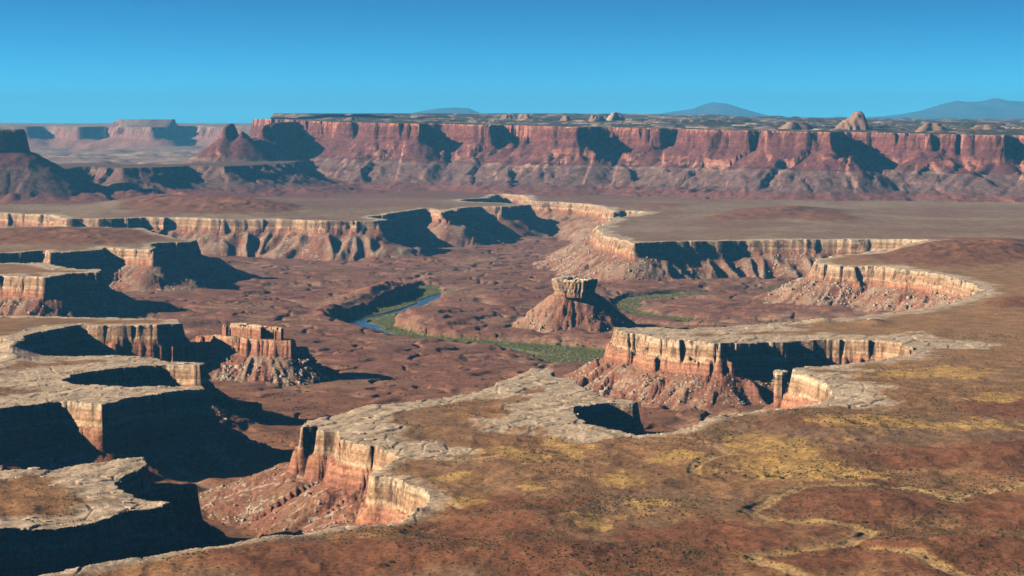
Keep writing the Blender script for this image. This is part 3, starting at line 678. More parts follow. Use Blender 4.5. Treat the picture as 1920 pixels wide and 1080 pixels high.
def far_terrain(x, y):
    x = x.ravel().astype(np.float64); y = y.ravel().astype(np.float64)
    n1 = fbm(x / 420, y / 420, 101, 4); n2 = fbm(x / 420, y / 420, 111, 4)
    c1, _ = cells(x / 70, y / 110, 103); c2, _ = cells(x / 190, y / 240, 105); c3, _ = cells(x / 32, y / 50, 106)
    xw, yw = x + 45 * n1, y + 45 * n2
    u, v = photo(x, y)
    # plain
    zp = 100 + 4 * fbm(x / 420, y / 420, 21, 3) + 1.2 * fbm(x / 120, y / 120, 11, 4)
    mound = np.zeros_like(x)
    for (mu, mv, ru, rv, h) in MOUNDS:
        q = ((u - mu) / ru) ** 2 + ((v - mv) / rv) ** 2; mound = mound + np.exp(-q * 1.3) * h
    rg0 = 1 - np.abs(fbm(x / 130, y / 160, 31, 4)) * 2
    zp += mound * (0.75 + 0.35 * rg0)
    valley = sst(420, 300, u) * sst(12400, 13200, y)
    zp = zp + valley * (40 + 30 * fbm(x / 900, y / 900, 131, 4))
    # mesa wall
    D, seg, arc = seg_dist(xw, yw, MRC); ins = inside(xw, yw, MRC)
    d = np.where(ins, -D, D) + ((c1 - 0.5) * 30 + (c3 - 0.5) * 20) * (0.5 + 0.9 * sst(-0.2, 0.4, n2)) + (c2 - 0.5) * 62
    s = arc + 60 * n1 + 30 * n2
    zt = zmesa(np.clip(x, -1500, 4000)) + np.where(d < 0, 0, 0)
    hc = 84 + 16 * noise(s / 400, s * 0, 107)
    gl = 1 - np.abs(noise(s / 120, d / 900, 108)) * 2.2; gl2 = 1 - np.abs(noise(s / 42, d / 300, 109)) * 2
    e = np.maximum(d - 22, 0)
    e1 = np.clip(e / 150, 0, 1)            # upper red slope
    e2 = np.clip((e - 150) / 45, 0, 1)     # bench
    e3 = np.clip((e - 195) / 150, 0, 1)    # grey fluted slope
    e4 = np.maximum(e - 345, 0)
    sl = (zt - hc - 105)
    zw = zt - hc * np.clip(d / 22, 0, 1) - sl * (0.46 * e1 + 0.03 * e2 + 0.37 * e3) - 0.14 * sl * np.clip(e4 / 190, 0, 1) - 0.35 * np.maximum(e4 - 190, 0)
    zw += np.where(e > 0, np.minimum(e * 0.10, 14) * gl * sst(560, 300, e) + np.minimum(e * 0.07, 6) * gl2 * sst(560, 300, e), 0)
    zw += np.where(e4 > 0, 10 * fbm(x / 90, y / 120, 133, 4) * sst(330, 40, e4), 0)
    zw = np.where(d < 0, zt, zw)
    # ridge
    Dr, sr, ar = seg_dist(xw, yw, RIDGE); ir = inside(xw, yw, RIDGE)
    dr = np.where(ir, -Dr, Dr) + (c1 - 0.5) * 40 + (c3 - 0.5) * 18
    glr = 1 - np.abs(noise(ar / 95, dr / 700, 118)) * 2.2
    er = np.maximum(dr - 8, 0)
    zr = 232 + 3 * n1 - 14 * np.clip(dr / 8, 0, 1) - 118 * (1 - np.exp(-er / 150)) * 1.02 - 0.3 * np.maximum(er - 560, 0) + np.where(er > 0, np.minimum(er * 0.16, 18) * glr * sst(520, 250, er), 0)
    # buttes on the ridge: cap outline points with tops
    zb_ = np.full(x.shape, -1e9); bid = np.zeros(x.shape, int)
    def hill(id_, pts, w, cl, slope, nz_=0.6):
        nonlocal zb_, bid
        P = np.array([((a - 960) / FPX * dd, dd, CAMZ - (vv - HORIZON) / FPX * dd) for a, vv, dd in pts])
        for i in range(len(P) - 1):
            a, b = P[i], P[i + 1]; L2 = ((b[:2] - a[:2]) ** 2).sum() + 1e-6
            t_ = np.clip(((x - a[0]) * (b[0] - a[0]) + (y - a[1]) * (b[1] - a[1])) / L2, 0, 1)
            ds = np.hypot(x - a[0] - t_ * (b[0] - a[0]), y - a[1] - t_ * (b[1] - a[1])) + ((c3 - 0.5) * 22 + (c1 - 0.5) * 16) * nz_ + 8 * n1
            zc = a[2] + t_ * (b[2] - a[2]); ee = np.maximum(ds - w - 14, 0)
            zz = zc - cl * np.clip((ds - w) / 14, 0, 1) - slope * ee + np.minimum(ee * 0.15, 10) * gl2 + (c3 - 0.5) * 10
            c = zz > zb_; zb_ = np.where(c, zz, zb_); bid = np.where(c, id_, bid)
    hill(1, [(-60, 243, 9950), (-10, 244, 9950), (40, 243, 9980)], 26, 92, 0.62)
    hill(2, [(424, 238, 11900), (434, 231, 11950), (442, 240, 12000)], 7, 56, 0.70)
    hill(2, [(455, 246, 11900), (475, 262, 12000)], 5, 30, 0.72)
    hill(2, [(494, 236, 12050), (512, 232, 12150)], 8, 60, 0.72)
    hill(2, [(440, 262, 12000), (500, 256, 12200)], 8, 40, 0.75)
    hill(2, [(508, 233, 12100), (522, 231, 12400), (545, 229, 13000), (570, 228, 13600)], 22, 110, 0.7)
    can = np.nonzero((y < 11000) & (u > 600) & (u < 1350))[0]
    tz, tzo, tow, tzr, _, tcol, _, _, _, _ = terrain(x[can], y[can])
    zp[can] = tz
    zmax = np.maximum(np.maximum(zw, zr), np.maximum(zb_, zp))
    # plateau behind the rim
    pl = (d < 0)
    q = fbm(x / 520, y / 700, 141, 4) * 3.2; fl = np.floor(q); st = fl + sst(0, 0.18, q - fl)
    back = np.clip((-d - 150) / 9000, 0, 1)
    zpl = zt + 52 * back ** 0.8 + (7 + 8 * sst(0, 3000, -d)) * st * sst(60, 500, -d) * sst(300, 1200, u + 300)
    zpl = np.minimum(zpl, CAMZ - 2.0)
    z = np.where(pl, np.maximum(zpl, zb_), zmax)
    zone = np.where(pl & (zb_ < zpl), 1, np.where(zb_ >= zmax - 1e-6, 10 + bid, np.where(zw >= zmax - 1e-6, np.where(e <= 0, 2, 3), np.where(zr >= zmax - 1e-6, np.where(dr < 0, 5, 4), 0))))
    n3 = fbm(x / 90, y / 200, 171, 4); n4 = fbm(x / 500, y / 900, 175, 4)
    def lay(col, m, c): return col + (np.array(c) - col) * np.clip(m, 0, 1)[:, None]
    col = np.tile(np.array([0.215, 0.142, 0.09]), (len(x), 1))
    col = lay(col, sst(0.0, 0.4, n4), (0.26, 0.19, 0.122)); col = lay(col, sst(0.0, 0.4, -n4) * 0.8, (0.19, 0.10, 0.07))
    col = lay(col, sst(9700, 10600, y + 500 * n4), (0.165, 0.082, 0.062)); col = lay(col, sst(5, 14, mound), (0.20, 0.085, 0.05))
    tcl = np.tile(np.array([0.125, 0.047, 0.045]), (len(x), 1)); tcl = lay(tcl, sst(0.0, 0.5, n3) * 0.5, (0.24, 0.10, 0.075))
    zf_ = (z - 105) / np.maximum(zt - hc - 105, 1)
    tcl = lay(tcl, sst(0.56, 0.53, zf_ + 0.03 * n3) * sst(0.10, 0.14, zf_ + 0.03 * n4), (0.15, 0.088, 0.076))
    tcl = lay(tcl, sst(0.05, 0.0, np.abs(zf_ - 0.53 + 0.05 * n4)) * sst(-0.2, 0.3, n3), (0.28, 0.19, 0.15))
    tcl = lay(tcl, sst(0.14, 0.08, zf_), (0.18, 0.075, 0.058))
    wl_ = (zone == 2) | (zone == 3) | (zone == 4) | (zone >= 10)
    col = np.where(wl_[:, None], tcl, col)
    pc_l = np.tile(np.array([0.06, 0.055, 0.042]), (len(x), 1))
    pc_l = lay(pc_l, sst(0.0, 0.5, n3 + 0.3 * n4 - 0.1), (0.21, 0.13, 0.10)); pc_l = lay(pc_l, sst(0.25, 0.10, np.abs(q - fl - 0.02)) * sst(-0.2, 0.3, n4 + n3), (0.42, 0.33, 0.26))
    col = np.where((zone == 1)[:, None], pc_l, col)
    col = np.where((zone == 5)[:, None], np.array([0.125, 0.08, 0.062]), col)
    zrel = np.where(wl_, z - zt, -20.0)
    zrel = np.where(zone == 1, -150 + 0 * z, zrel)
    cm = can[(zone[can] == 0) & (tzo >= 1)]; sel_ = (zone[can] == 0) & (tzo >= 1)
    zone[cm] = 20 + tzo[sel_]; zrel[cm] = tzr[sel_]; col[cm] = tcol[sel_]
    zrel = np.where((zone >= 10) & (zone < 20), np.minimum(z - 405, 0), zrel)
    return z, zone, zrel, col

ysB = np.concatenate([np.linspace(8900, 9400, 34, endpoint=False), np.linspace(9400, 12800, 290, endpoint=False), np.linspace(12800, 15000, 60)])
NCB = 660
XB, YB = grid(-330, 2130, NCB, ysB)
zB, zoneB, zrB, colB = far_terrain(XB, YB)
edge = (YB.ravel() <= 8900.1)
zA_edge = zA.reshape(NRA, NCA)[-1]
zB = np.where(edge, zB, zB)
VB = np.stack([XB.ravel(), YB.ravel(), zB], -1)
VB[edge, 1] -= 6; VB[edge, 2] -= 4
QB = quads(len(ysB), NCB); fB = zoneB[QB].max(1)
atB = {'Col': colB, 'zrel': zrB, 'tal': np.zeros(len(zB), F32)}
tag(piece('plain', VB, QB, fB == 0, M_SOIL, None, atB), kind='structure')
tag(piece('canyon_floor', VB, QB, fB == 24, M_FLOOR, None, atB), kind='structure')
for nm_, zz_, mt_ in (('cap_rock', 21, M_SOIL), ('cliff_face', 22, M_WALL), ('talus_slope', 23, M_WALL)):
    piece(nm_, VB, QB, fB == zz_, mt_, WALLOBJ['E'], atB)
MESA = empty('mesa'); tag(MESA, 'long red cliff walled mesa across the whole background', 'mesa')
piece('plateau_top', VB, QB, fB == 1, M_FAR, MESA, atB)
piece('cliff_face', VB, QB, fB == 2, M_FAR, MESA, atB)
piece('talus_slope', VB, QB, fB == 3, M_FAR, MESA, atB)
th = empty('ridge'); tag(th, 'dark flat topped ridge between the left butte and the twin spires', 'ridge')
piece('ridge_top', VB, QB, fB == 5, M_SOIL, th, atB); piece('ridge_slope', VB, QB, fB == 4, M_FAR, th, atB)
th = empty('butte'); tag(th, 'flat topped dark red butte at the far left edge of the horizon', 'butte')
piece('rock_mass', VB, QB, fB == 11, M_FAR, th, atB)
th = empty('butte'); tag(th, 'red spired butte at the left end of the long mesa', 'butte')
piece('rock_mass', VB, QB, fB == 12, M_FAR, th, atB)

for u0_, u1_ in ((-2600, -330), (2130, 4400)):
    ysS = np.linspace(8900, 15000, 170); XS, YS = grid(u0_, u1_, 90, ysS)
    zS, zoS, zrS, coS = far_terrain(XS, YS); VS = np.stack([XS.ravel(), YS.ravel(), zS], -1)
    tag(piece('far_slopes', VS, quads(170, 90), np.ones(169 * 89, bool), M_FAR, None, {'Col': coS, 'zrel': zrS, 'tal': zS * 0}), kind='structure')
# beyond: valley floor with a second line of mesas at left, plateau to the horizon
DM = np.array([((u - 960) / FPX * d, d) for u, d in [(-900, 21000), (-300, 21500), (60, 22000), (95, 22800), (110, 22200), (150, 22000), (205, 23000), (225, 21800), (290, 21600), (330, 22600), (372, 23200), (385, 22300), (430, 22000), (700, 21500), (900, 30000), (-900, 30000)]])
def back_terrain(x, y):
    x = x.ravel().astype(np.float64); y = y.ravel().astype(np.float64)
    u, v = photo(x, y)
    n1 = fbm(x / 900, y / 900, 201, 4); c1, _ = cells(x / 160, y / 300, 203)
    D, sg, ar = seg_dist(x + 80 * n1, y + 80 * n1, DM); ins = inside(x + 80 * n1, y + 80 * n1, DM)
    d = np.where(ins, -D, D) + (c1 - 0.5) * 90
    zt = np.where(True, 347 + 6 * n1, 0)
    gl = 1 - np.abs(noise(ar / 220, d / 900, 205)) * 2
    e = np.maximum(d - 45, 0)
    zm = zt - 95 * np.clip(d / 45, 0, 1) - 0.30 * np.minimum(e, 420) + np.where(e > 0, np.minimum(e * .1, 20) * gl, 0) - 0.02 * np.maximum(e - 420, 0)
    # cap mesa on top
    cp = np.array([((a - 960) / FPX * 22500, 22500) for a in (238, 332)])
    dc = seg_dist(x, y * 1.0, cp, False)[0] + 40 * n1
    zc = 418 - 30 * np.clip((dc - 90) / 30, 0, 1) - 0.35 * np.maximum(dc - 120, 0)
    q = fbm(x / 700, y / 900, 207, 4) * 2.6; fl = np.floor(q); st = fl + sst(0, .2, q - fl)
    zv = 135 + 16 * st
    zleft = np.maximum(np.maximum(zm, np.where(d < 30, zc, -1e9)), zv)
    # plateau at right
    q2 = fbm(x / 520, y / 700, 141, 4) * 3.2; f2 = np.floor(q2); st2 = f2 + sst(0, 0.18, q2 - f2)
    zt2 = zmesa(np.clip(x, -1500, 4000)); bk = np.clip((y - 11500) / 9000, 0, 1)
    zp = np.minimum(zt2 + 52 * bk ** 0.8 + 11 * st2, CAMZ - 2 - 0.0010 * np.maximum(y - 20000, 0))
    zp = zp - np.maximum(x - 1500, 0) * 0.004
    wgt = sst(16500, 15500, y) * 0
    bd = -330 - (y - 15000) * 0.055
    left = x < -900 - (y - 15000) * 0.22
    lw = sst(60, -60, x - (-1650 - (y - 15000) * 0.075))
    z = zp * (1 - lw) + zleft * lw
    zone = np.where(lw > 0.5, np.where((zm > zv) | (d < 0), 2, 0), 1)
    n3 = fbm(x / 260, y / 500, 271, 4)
    def lay(col, m, c): return col + (np.array(c) - col) * np.clip(m, 0, 1)[:, None]
    col = np.tile(np.array([0.25, 0.17, 0.12]), (len(x), 1)); col = lay(col, sst(0, .4, n3), (0.34, 0.25, 0.19)); col = lay(col, sst(.1, .5, -n3), (0.17, 0.10, 0.08))
    pc_l = np.tile(np.array([0.06, 0.055, 0.042]), (len(x), 1)); pc_l = lay(pc_l, sst(0.0, .5, n3), (0.24, 0.16, 0.125))
    pc_l = lay(pc_l, sst(0.25, 0.1, np.abs(q2 - f2 - 0.02)) * sst(-0.2, .3, n3), (0.42, 0.34, 0.28))
    col = np.where((zone == 1)[:, None], pc_l, col)
    tm = np.tile(np.array([0.30, 0.15, 0.11]), (len(x), 1)); col = np.where(((zone == 2) & (d > 0))[:, None], tm, col)
    zrel = np.where(zone == 2, np.minimum(z - zt, 0), -150.0)
    return z, zone, zrel, col
ysC = np.exp(np.linspace(math.log(14990), math.log(33000), 170))
NCC = 400
XC, YC = grid(-330, 2130, NCC, ysC)
zC, zoC, zrC, colC = back_terrain(XC, YC)
VC = np.stack([XC.ravel(), YC.ravel(), zC], -1); VC[:NCC, 2] -= 6; VC[-NCC:, 2] -= 250
QC = quads(len(ysC), NCC); fC = zoC[QC].max(1)
atC = {'Col': colC, 'zrel': zrC, 'tal': np.zeros(len(zC), F32)}
tag(piece('valley', VC, QC, fC == 0, M_SOIL, None, atC), kind='structure')
tag(piece('plateau', VC, QC, fC == 1, M_FAR, None, atC), kind='structure')
th = empty('mesa'); tag(th, 'hazy distant mesa with small flat crown on the left horizon', 'mesa')
piece('rock_mass', VC, QC, fC == 2, M_FAR, th, atC)

# domes and knobs on the plateau
def dome(name, label, cat, u, vtop, vbase, wpx, dist, mat, lean=0.0, seed=0, steps=1, group=None, power=2.2):
    sc = dist / FPX; H = (vbase - vtop) * sc; R = wpx * sc / 2
    zb0 = CAMZ - (vbase - HORIZON) * sc; x0 = (u - 960) * sc
    nr, na = 14, 40; V = []
    for i in range(nr + 1):
        f = i / nr; r = R * f
        for j in range(na):
            a = 2 * math.pi * j / na
            p = max(0.0, 1 - f ** power)
            if steps > 1: p = (math.floor(p * steps) + min(1, (p * steps % 1) * 2.2)) / steps
            w = 1 + 0.16 * math.sin(a * 3 + seed) + 0.10 * math.sin(a * 5 + seed * 2.3)
            V.append((x0 + r * w * math.cos(a) + lean * R * p, dist + r * w * math.sin(a), zb0 - 12 + (H + 12) * p + H * 0.05 * math.sin(7 * a + 5 * f + seed) * f))
    V = np.array(V); V[:, 2] += rng.normal(0, H * 0.012, len(V))
    Fc = [[i * na + j, (i + 1) * na + j, (i + 1) * na + (j + 1) % na, i * na + (j + 1) % na] for i in range(nr) for j in range(na)]
    me = bpy.data.meshes.new(name); me.from_pydata(V.tolist(), [], Fc); me.materials.append(mat)
    return tag(link(bpy.data.objects.new(name, me)), label, cat, group)
def big_dome():
    d0 = 11300.0; sc = d0 / FPX; prof = [(1560, 243), (1568, 236), (1574, 228), (1582, 223), (1590, 219), (1596, 213), (1603, 207.5), (1610, 206.5), (1616, 210), (1620, 219), (1623, 230), (1625, 236), (1634, 243)]
    us = np.linspace(1560, 1634, 60); vs = np.interp(us, [p[0] for p in prof], [p[1] for p in prof]); V = []
    rows = np.linspace(-1, 1, 25)
    for r in rows:
        xx = (us - 960) * sc; yy = np.full_like(us, d0 + r * 95) + 10 * noise(us / 9, us * 0 + r * 3, 91)
        hgt = (243 - vs) * sc * (1 - abs(r) ** 2.4); led = np.floor(hgt / 14); hgt = 14 * (led + sst(0, 0.6, hgt / 14 - led)) * 0.6 + hgt * 0.4
        V.append(np.c_[xx, yy, CAMZ - (243 - HORIZON) * sc - 6 + hgt + 3 * noise(us / 5, us * 0 + r * 5, 92)])
    o = obj_np('rock_dome', np.concatenate(V), quads(25, 60), M_DOME); tag(o, 'big leaning sandstone dome standing on the mesa top at right', 'rock dome')
big_dome()
dome('rock_dome', 'small white sandstone dome on the mesa top near the middle', 'rock dome', 1152, 211, 222, 34, 13500, M_WHITE, 0.1, 2, 3)
dome('rock_outcrop', 'dark rounded knob on the mesa top right of the big dome', 'outcrop', 1742, 231, 246, 64, 10900, M_DOME, 0.1, 3, 3)
dome('rock_outcrop', 'low dark knob on the mesa top left of the big dome', 'outcrop', 1490, 229, 240, 70, 11400, M_DOME, 0.0, 8, 3)
dome('rock_outcrop', 'pale low outcrop at the right end of the mesa top', 'outcrop', 1850, 234, 249, 80, 11200, M_DOME, -0.1, 4, 4)
for k, (u_, vt, w_) in enumerate([(950, 215, 26), (982, 214, 30), (1060, 217, 22), (1112, 216, 18), (1120, 218, 26), (660, 220, 30)]):
    dome('rock_outcrop', ['second', 'third', 'fourth', 'fifth', 'sixth', 'first'][k] + ' low knob from the left along the far mesa skyline', 'outcrop', u_, vt, 224, w_, 13800, M_DOME, 0.1, 10 + k, 2, 'knobs along the mesa skyline')

# mountains
def mountain(label, prof, dist, seed):
    sc = dist / FPX; us = np.linspace(prof[0][0], prof[-1][0], 170)
    vs = np.interp(us, [p[0] for p in prof], [p[1] for p in prof])
    vs = vs + 1.3 * fbm(us / 34, us * 0 + seed, seed + 50, 4) * np.clip((222 - vs) / 8, 0, 1)
    rows = np.linspace(-1, 1, 41); V = []; zb0 = 250.0
    for r in rows:
        w = (1 - abs(r)) ** 0.9
        xx = (us - 960) * sc; yy = np.full_like(us, dist + r * 6500)
        rid = 1 - np.abs(fbm(xx / 1300, yy / 2200, seed, 5)) * 1.7
        zz = zb0 + (CAMZ - (vs - HORIZON) * sc - zb0) * w * (0.78 + 0.24 * rid * (0.25 + 0.75 * (abs(r) > 0.02)) + (0.22 - 0.24 * rid * 0.25 if abs(r) < 0.02 else 0))
        V.append(np.c_[xx, yy, zz])
    V = np.concatenate(V)
    o = obj_np('mountain', V, quads(len(rows), len(us)), M_MOUNT); tag(o, label, 'mountain', kind='structure')
mountain('small flat blue mountain left of the middle of the horizon', [(735,222), (757,217), (790,208), (815,204), (850,201.5), (880,203), (898,211), (912,218), (930,222)], 66000, 301)
mountain('pointed blue mountain right of the middle of the horizon', [(1170,222), (1215,217), (1260,209), (1300,204), (1320,196), (1336,191), (1360,194), (1390,203), (1425,213), (1450,219), (1470,222)], 66000, 305)
mountain('broad double peaked blue mountain at the right edge of the horizon', [(1530,226), (1570,218), (1600,221), (1640,219), (1690,214), (1730,206), (1760,196), (1790,189), (1810,191), (1830,191), (1862,184), (1890,189), (1910,190), (1960,196), (2050,210), (2130,225)], 66000, 309)

# the high mesa that carries the viewpoint, added side walls that block low sky, and low country
ox = np.linspace(-9000, 9000, 121); oy = np.array([-9000, -4000, -1500, -600, -200, -60, -14, -6, 2, 40, 160, 340, 620, 980, 1300, 1560, 1660], float)
oz = np.array([486, 484, 482, 480, 479, 478.4, 478, 476, 380, 352, 306, 262, 205, 150, 114, 98, 90], float)
OX, OY = np.meshgrid(ox, oy); OZ = np.repeat(oz[:, None], len(ox), 1)
shape = 60 * fbm(OX / 900, OX * 0 + 0.5, 501, 3) * (oy > 1)[:, None] + 12 * fbm(OX / 260, OY / 200, 503, 3) * ((oy > 20) & (oy < 1500))[:, None]
V = np.stack([OX.ravel(), (OY + shape * ((oy > 20) & (oy < 1400))[:, None]).ravel(), OZ.ravel()], -1)
cl_ = np.tile(np.array([0.25, 0.11, 0.07]), (len(V), 1)); cl_[np.repeat(oy > 1200, len(ox))] = (0.19, 0.12, 0.06)
tag(obj_np('overlook_mesa', V, quads(len(oy), len(ox)), M_SOIL, None, {'Col': cl_}), kind='structure')
for sgn in (-1, 1):  # unseen mesa walls added on both sides to block bright low sky, deepening shadows
    wx_ = np.array([9500, 7000, 5600, 5560, 5400, 5200, 4950, 4700], float); wz = np.array([470, 465, 455, 340, 280, 220, 150, 96], float)
    wy_ = np.linspace(-1000, 15500, 90); WY, WX = np.meshgrid(wy_, wx_, indexing='ij'); WZ = np.repeat(wz[None], len(wy_), 0)
    WX = WX + 260 * fbm(WY / 1500, WX * 0 + sgn, 511, 3) + np.maximum(WY - 12000, 0) * 0.2
    V = np.stack([(WX * sgn).ravel(), WY.ravel(), WZ.ravel()], -1)
    tag(obj_np('side_sky_blocker', V, quads(len(wy_), len(wx_)), M_SOIL, None, {'Col': np.tile(np.array([0.24, 0.11, 0.07]), (len(V), 1))}), kind='structure')
gx = np.linspace(-26000, 26000, 50); gy = np.linspace(1500, 83000, 60); GX, GY = np.meshgrid(gx, gy)
V = np.stack([GX.ravel(), GY.ravel(), np.full(GX.size, -42.0)], -1)
tag(obj_np('ground', V, quads(len(gy), len(gx)), M_SOIL, None, {'Col': np.tile(np.array([0.2, 0.12, 0.08]), (len(V), 1))}), kind='structure')

# ------------------------------------------------------------------ loose things
def rock_mesh(name, seed, mat):
    r = np.random.default_rng(seed)
    V = np.array([(-1,-1,-1), (1,-1,-1), (1,1,-1), (-1,1,-1), (-1,-1,1), (1,-1,1), (1,1,1), (-1,1,1)], float) * (1, 0.8, 0.65)
    V *= r.uniform(0.6, 1.1, (8, 3)); 
    Fq = [(0,3,2,1), (4,5,6,7), (0,1,5,4), (1,2,6,5), (2,3,7,6), (3,0,4,7)]
    me = bpy.data.meshes.new(name); me.from_pydata(V.tolist(), [], Fq); me.materials.append(mat)
    import bmesh
    bm = bmesh.new(); bm.from_mesh(me); bmesh.ops.bevel(bm, geom=list(bm.edges), offset=0.22, segments=1, affect='EDGES'); bm.to_mesh(me); bm.free()
    return me
ROCKS = [rock_mesh('boulder', 50 + k, M_BOULDER) for k in range(6)]
CUBE = np.array([(-1,-1,-1), (1,-1,-1), (1,1,-1), (-1,1,-1), (-1,-1,1), (1,-1,1), (1,1,1), (-1,1,1)], float)
CQ = np.array([(4,5,6,7), (0,1,5,4), (1,2,6,5), (2,3,7,6), (3,0,4,7)])
def rubble(name, P, sizes, mat, parent=None, flat=0.6):
    n = len(P); V = CUBE[None] * rng.uniform(0.5, 1.0, (n, 8, 3)) * np.array([1, 0.8, flat])
    a = rng.uniform(0, 6.28, n); c, s_ = np.cos(a), np.sin(a)
    X = V[..., 0] * c[:, None] - V[..., 1] * s_[:, None]; Y = V[..., 0] * s_[:, None] + V[..., 1] * c[:, None]
    V = np.stack([X, Y, V[..., 2]], -1) * sizes[:, None, None] + P[:, None, :]
    Fq = (CQ[None] + 8 * np.arange(n)[:, None, None]).reshape(-1, 4)
    o = obj_np(name, V.reshape(-1, 3), Fq, mat, parent); tag(o, kind='stuff'); return o
def scatter_on(mask, n, weight=None):
    idx = np.nonzero(mask)[0]
    if not len(idx): return np.zeros((0, 3))
    q = QA[idx]; p = VA[q]
    ar = np.linalg.norm(np.cross(p[:, 1] - p[:, 0], p[:, 3] - p[:, 0]), axis=1)
    if weight is not None: ar = ar * weight[idx]
    pick = rng.choice(len(idx), n, p=ar / ar.sum())
    a, b = rng.random(n)[:, None], rng.random(n)[:, None]; p = p[pick]
    return p[:, 0] * (1 - a) * (1 - b) + p[:, 1] * a * (1 - b) + p[:, 2] * a * b + p[:, 3] * (1 - a) * b
cen = VA[QA].mean(1)
clump = sst(0.0, 0.5, fbm(cen[:, 0] / 70, cen[:, 1] / 90, 401, 3)) + 0.08
for c, n, sm in [('A', 900, 1.6), ('B', 1700, 1.7), ('C', 2200, 2.2), ('D', 1300, 2.6), ('P', 700, 2.4), ('T', 500, 1.4), ('Q', 500, 2.0), ('R', 300, 1.5)]:
    P = scatter_on((fo == OWN.index(c)) & (fz == 3), n, clump)
    if len(P): rubble('rubble', P, sm * np.exp(rng.normal(0, 0.38, len(P))), M_BOULDER, WALLOBJ[c])
P = scatter_on((fz == 5 + SPN.index('castle')) & (cen[:, 2] < 48), 1500, clump); rubble('rubble', P, 1.7 * np.exp(rng.normal(0, 0.45, len(P))), M_BOULDER, SPOBJ['castle'])
P = scatter_on((fz == 5 + SPN.index('mushroom')) & (cen[:, 2] < 40), 420, clump); rubble('rubble', P, 1.7 * np.exp(rng.normal(0, 0.4, len(P))), M_BOULDER, SPOBJ['mushroom'])
# the largest boulders, one by one
BL = [('castle', None, 26, 'pale boulder on the slope below the castle shaped butte', 'boulders below the castle butte', 4.2),
      ('B', 3, 22, 'pale boulder in the rubble below the long cream capped headland', 'boulders below the cream capped headland', 4.0),
      ('C', 3, 18, 'pale boulder in the rubble under the curved sunlit cliff', 'boulders under the curved cliff', 5.0),
      ('mushroom', None, 14, 'pale boulder at the foot of the mushroom shaped butte', 'boulders round the mushroom butte', 4.2)]
for key, zn, n, lb, gp, sz in BL:
    m = (fo == OWN.index(key)) & (fz == 3) if len(key) == 1 else (fz == 5 + SPN.index(key)) & (cen[:, 2] < 35)
    for p in scatter_on(m & (cen[:, 1] < (4300 if key == 'castle' else 9e9)), n, clump):
        o = bpy.data.objects.new('boulder', random.choice(ROCKS)); o.location = (p[0], p[1], p[2] + sz * 0.15)
        o.scale = [sz * random.uniform(0.6, 1.35) for _ in range(3)]; o.rotation_euler = (random.uniform(-.4, .4), random.uniform(-.4, .4), random.uniform(0, 6.28))
        link(o); tag(o, lb, 'boulder', gp)

# loose slabs lying on the bare cap rock of each headland
def slab_mesh(seed):
    r = np.random.default_rng(seed); n = 7
    a = np.sort(np.linspace(0, 6.283, n, endpoint=False) + r.uniform(-.3, .3, n)); rad = r.uniform(0.7, 1.05, n)
    B = np.c_[rad * np.cos(a), rad * np.sin(a) * 0.6, np.full(n, -1.0)]; T = B * (0.95, 0.95, 0) + (0, 0, 1); T[:, 2] += r.uniform(-.35, .35, n)
    V = np.concatenate([B, T]); Fq = [[i, (i + 1) % n, n + (i + 1) % n, n + i] for i in range(n)] + [list(range(n, 2 * n))]
    me = bpy.data.meshes.new('slab'); me.from_pydata(V.tolist(), [], Fq); me.materials.append(M_SLAB); return me
SLABS = [slab_mesh(70 + k) for k in range(9)]
for c, n, sz in [('A', 46, 6), ('B', 24, 6), ('T', 44, 6), ('U', 26, 5), ('Q', 34, 10), ('R', 12, 6), ('F', 12, 6)]:
    m = (fo == OWN.index(c)) & (fz == 1) & (dA[QA[:, 0]] < -2) & (dA[QA[:, 0]] > -70)
    for p in scatter_on(m, n):
        s_ = sz * math.exp(random.gauss(0, 0.35))
        o = bpy.data.objects.new('slab', random.choice(SLABS)); o.location = (p[0], p[1], p[2] + 0.2)
        o.scale = (s_, s_, random.uniform(0.3, 0.8)); o.rotation_euler = (random.uniform(-.04, .04), random.uniform(-.04, .04), ROT * -1 + random.gauss(0, 0.3))
        link(o, WALLOBJ[c])

# scrub: low tufts over the bench, thicker in the grey-green flats
def tufts(name, P, sizes, mat, hgt=0.7, kind='stuff'):
    n = len(P); k = 4
    a = np.linspace(0, 6.283, k, endpoint=False)
    ring = np.stack([np.cos(a), np.sin(a), np.full(k, 0.0)], -1)
    V = np.concatenate([np.repeat(ring[None], n, 0) * rng.uniform(0.6, 1.15, (n, k, 1)), np.repeat(np.array([[[0, 0, 1.0]]]), n, 0)], 1)
    V[:, :k, 2] = rng.uniform(-0.25, 0.35, (n, k)); V[:, k, 2] = rng.uniform(0.8, 1.2, n); V[..., 2] *= hgt
    V = V * sizes[:, None, None] + P[:, None, :]
    Fq = np.array([[i, (i + 1) % k, k] for i in range(k)])
    Fq = (Fq[None] + (k + 1) * np.arange(n)[:, None, None]).reshape(-1, 3)
    o = obj_np(name, V.reshape(-1, 3), Fq, mat); tag(o, kind=kind); return o
sc1 = sst(-0.2, 0.5, fbm(cen[:, 0] / 150, cen[:, 1] / 220, 411, 3)) + 0.15
sc1 = sc1 * np.clip(3000 / cen[:, 1], 0, 1.5) ** 2
P = scatter_on((fz == 0) & (cen[:, 1] < 3900), 30000, sc1)
tufts('scrub', P, 1.05 * np.exp(rng.normal(0, 0.35, len(P))), M_SHRUB)
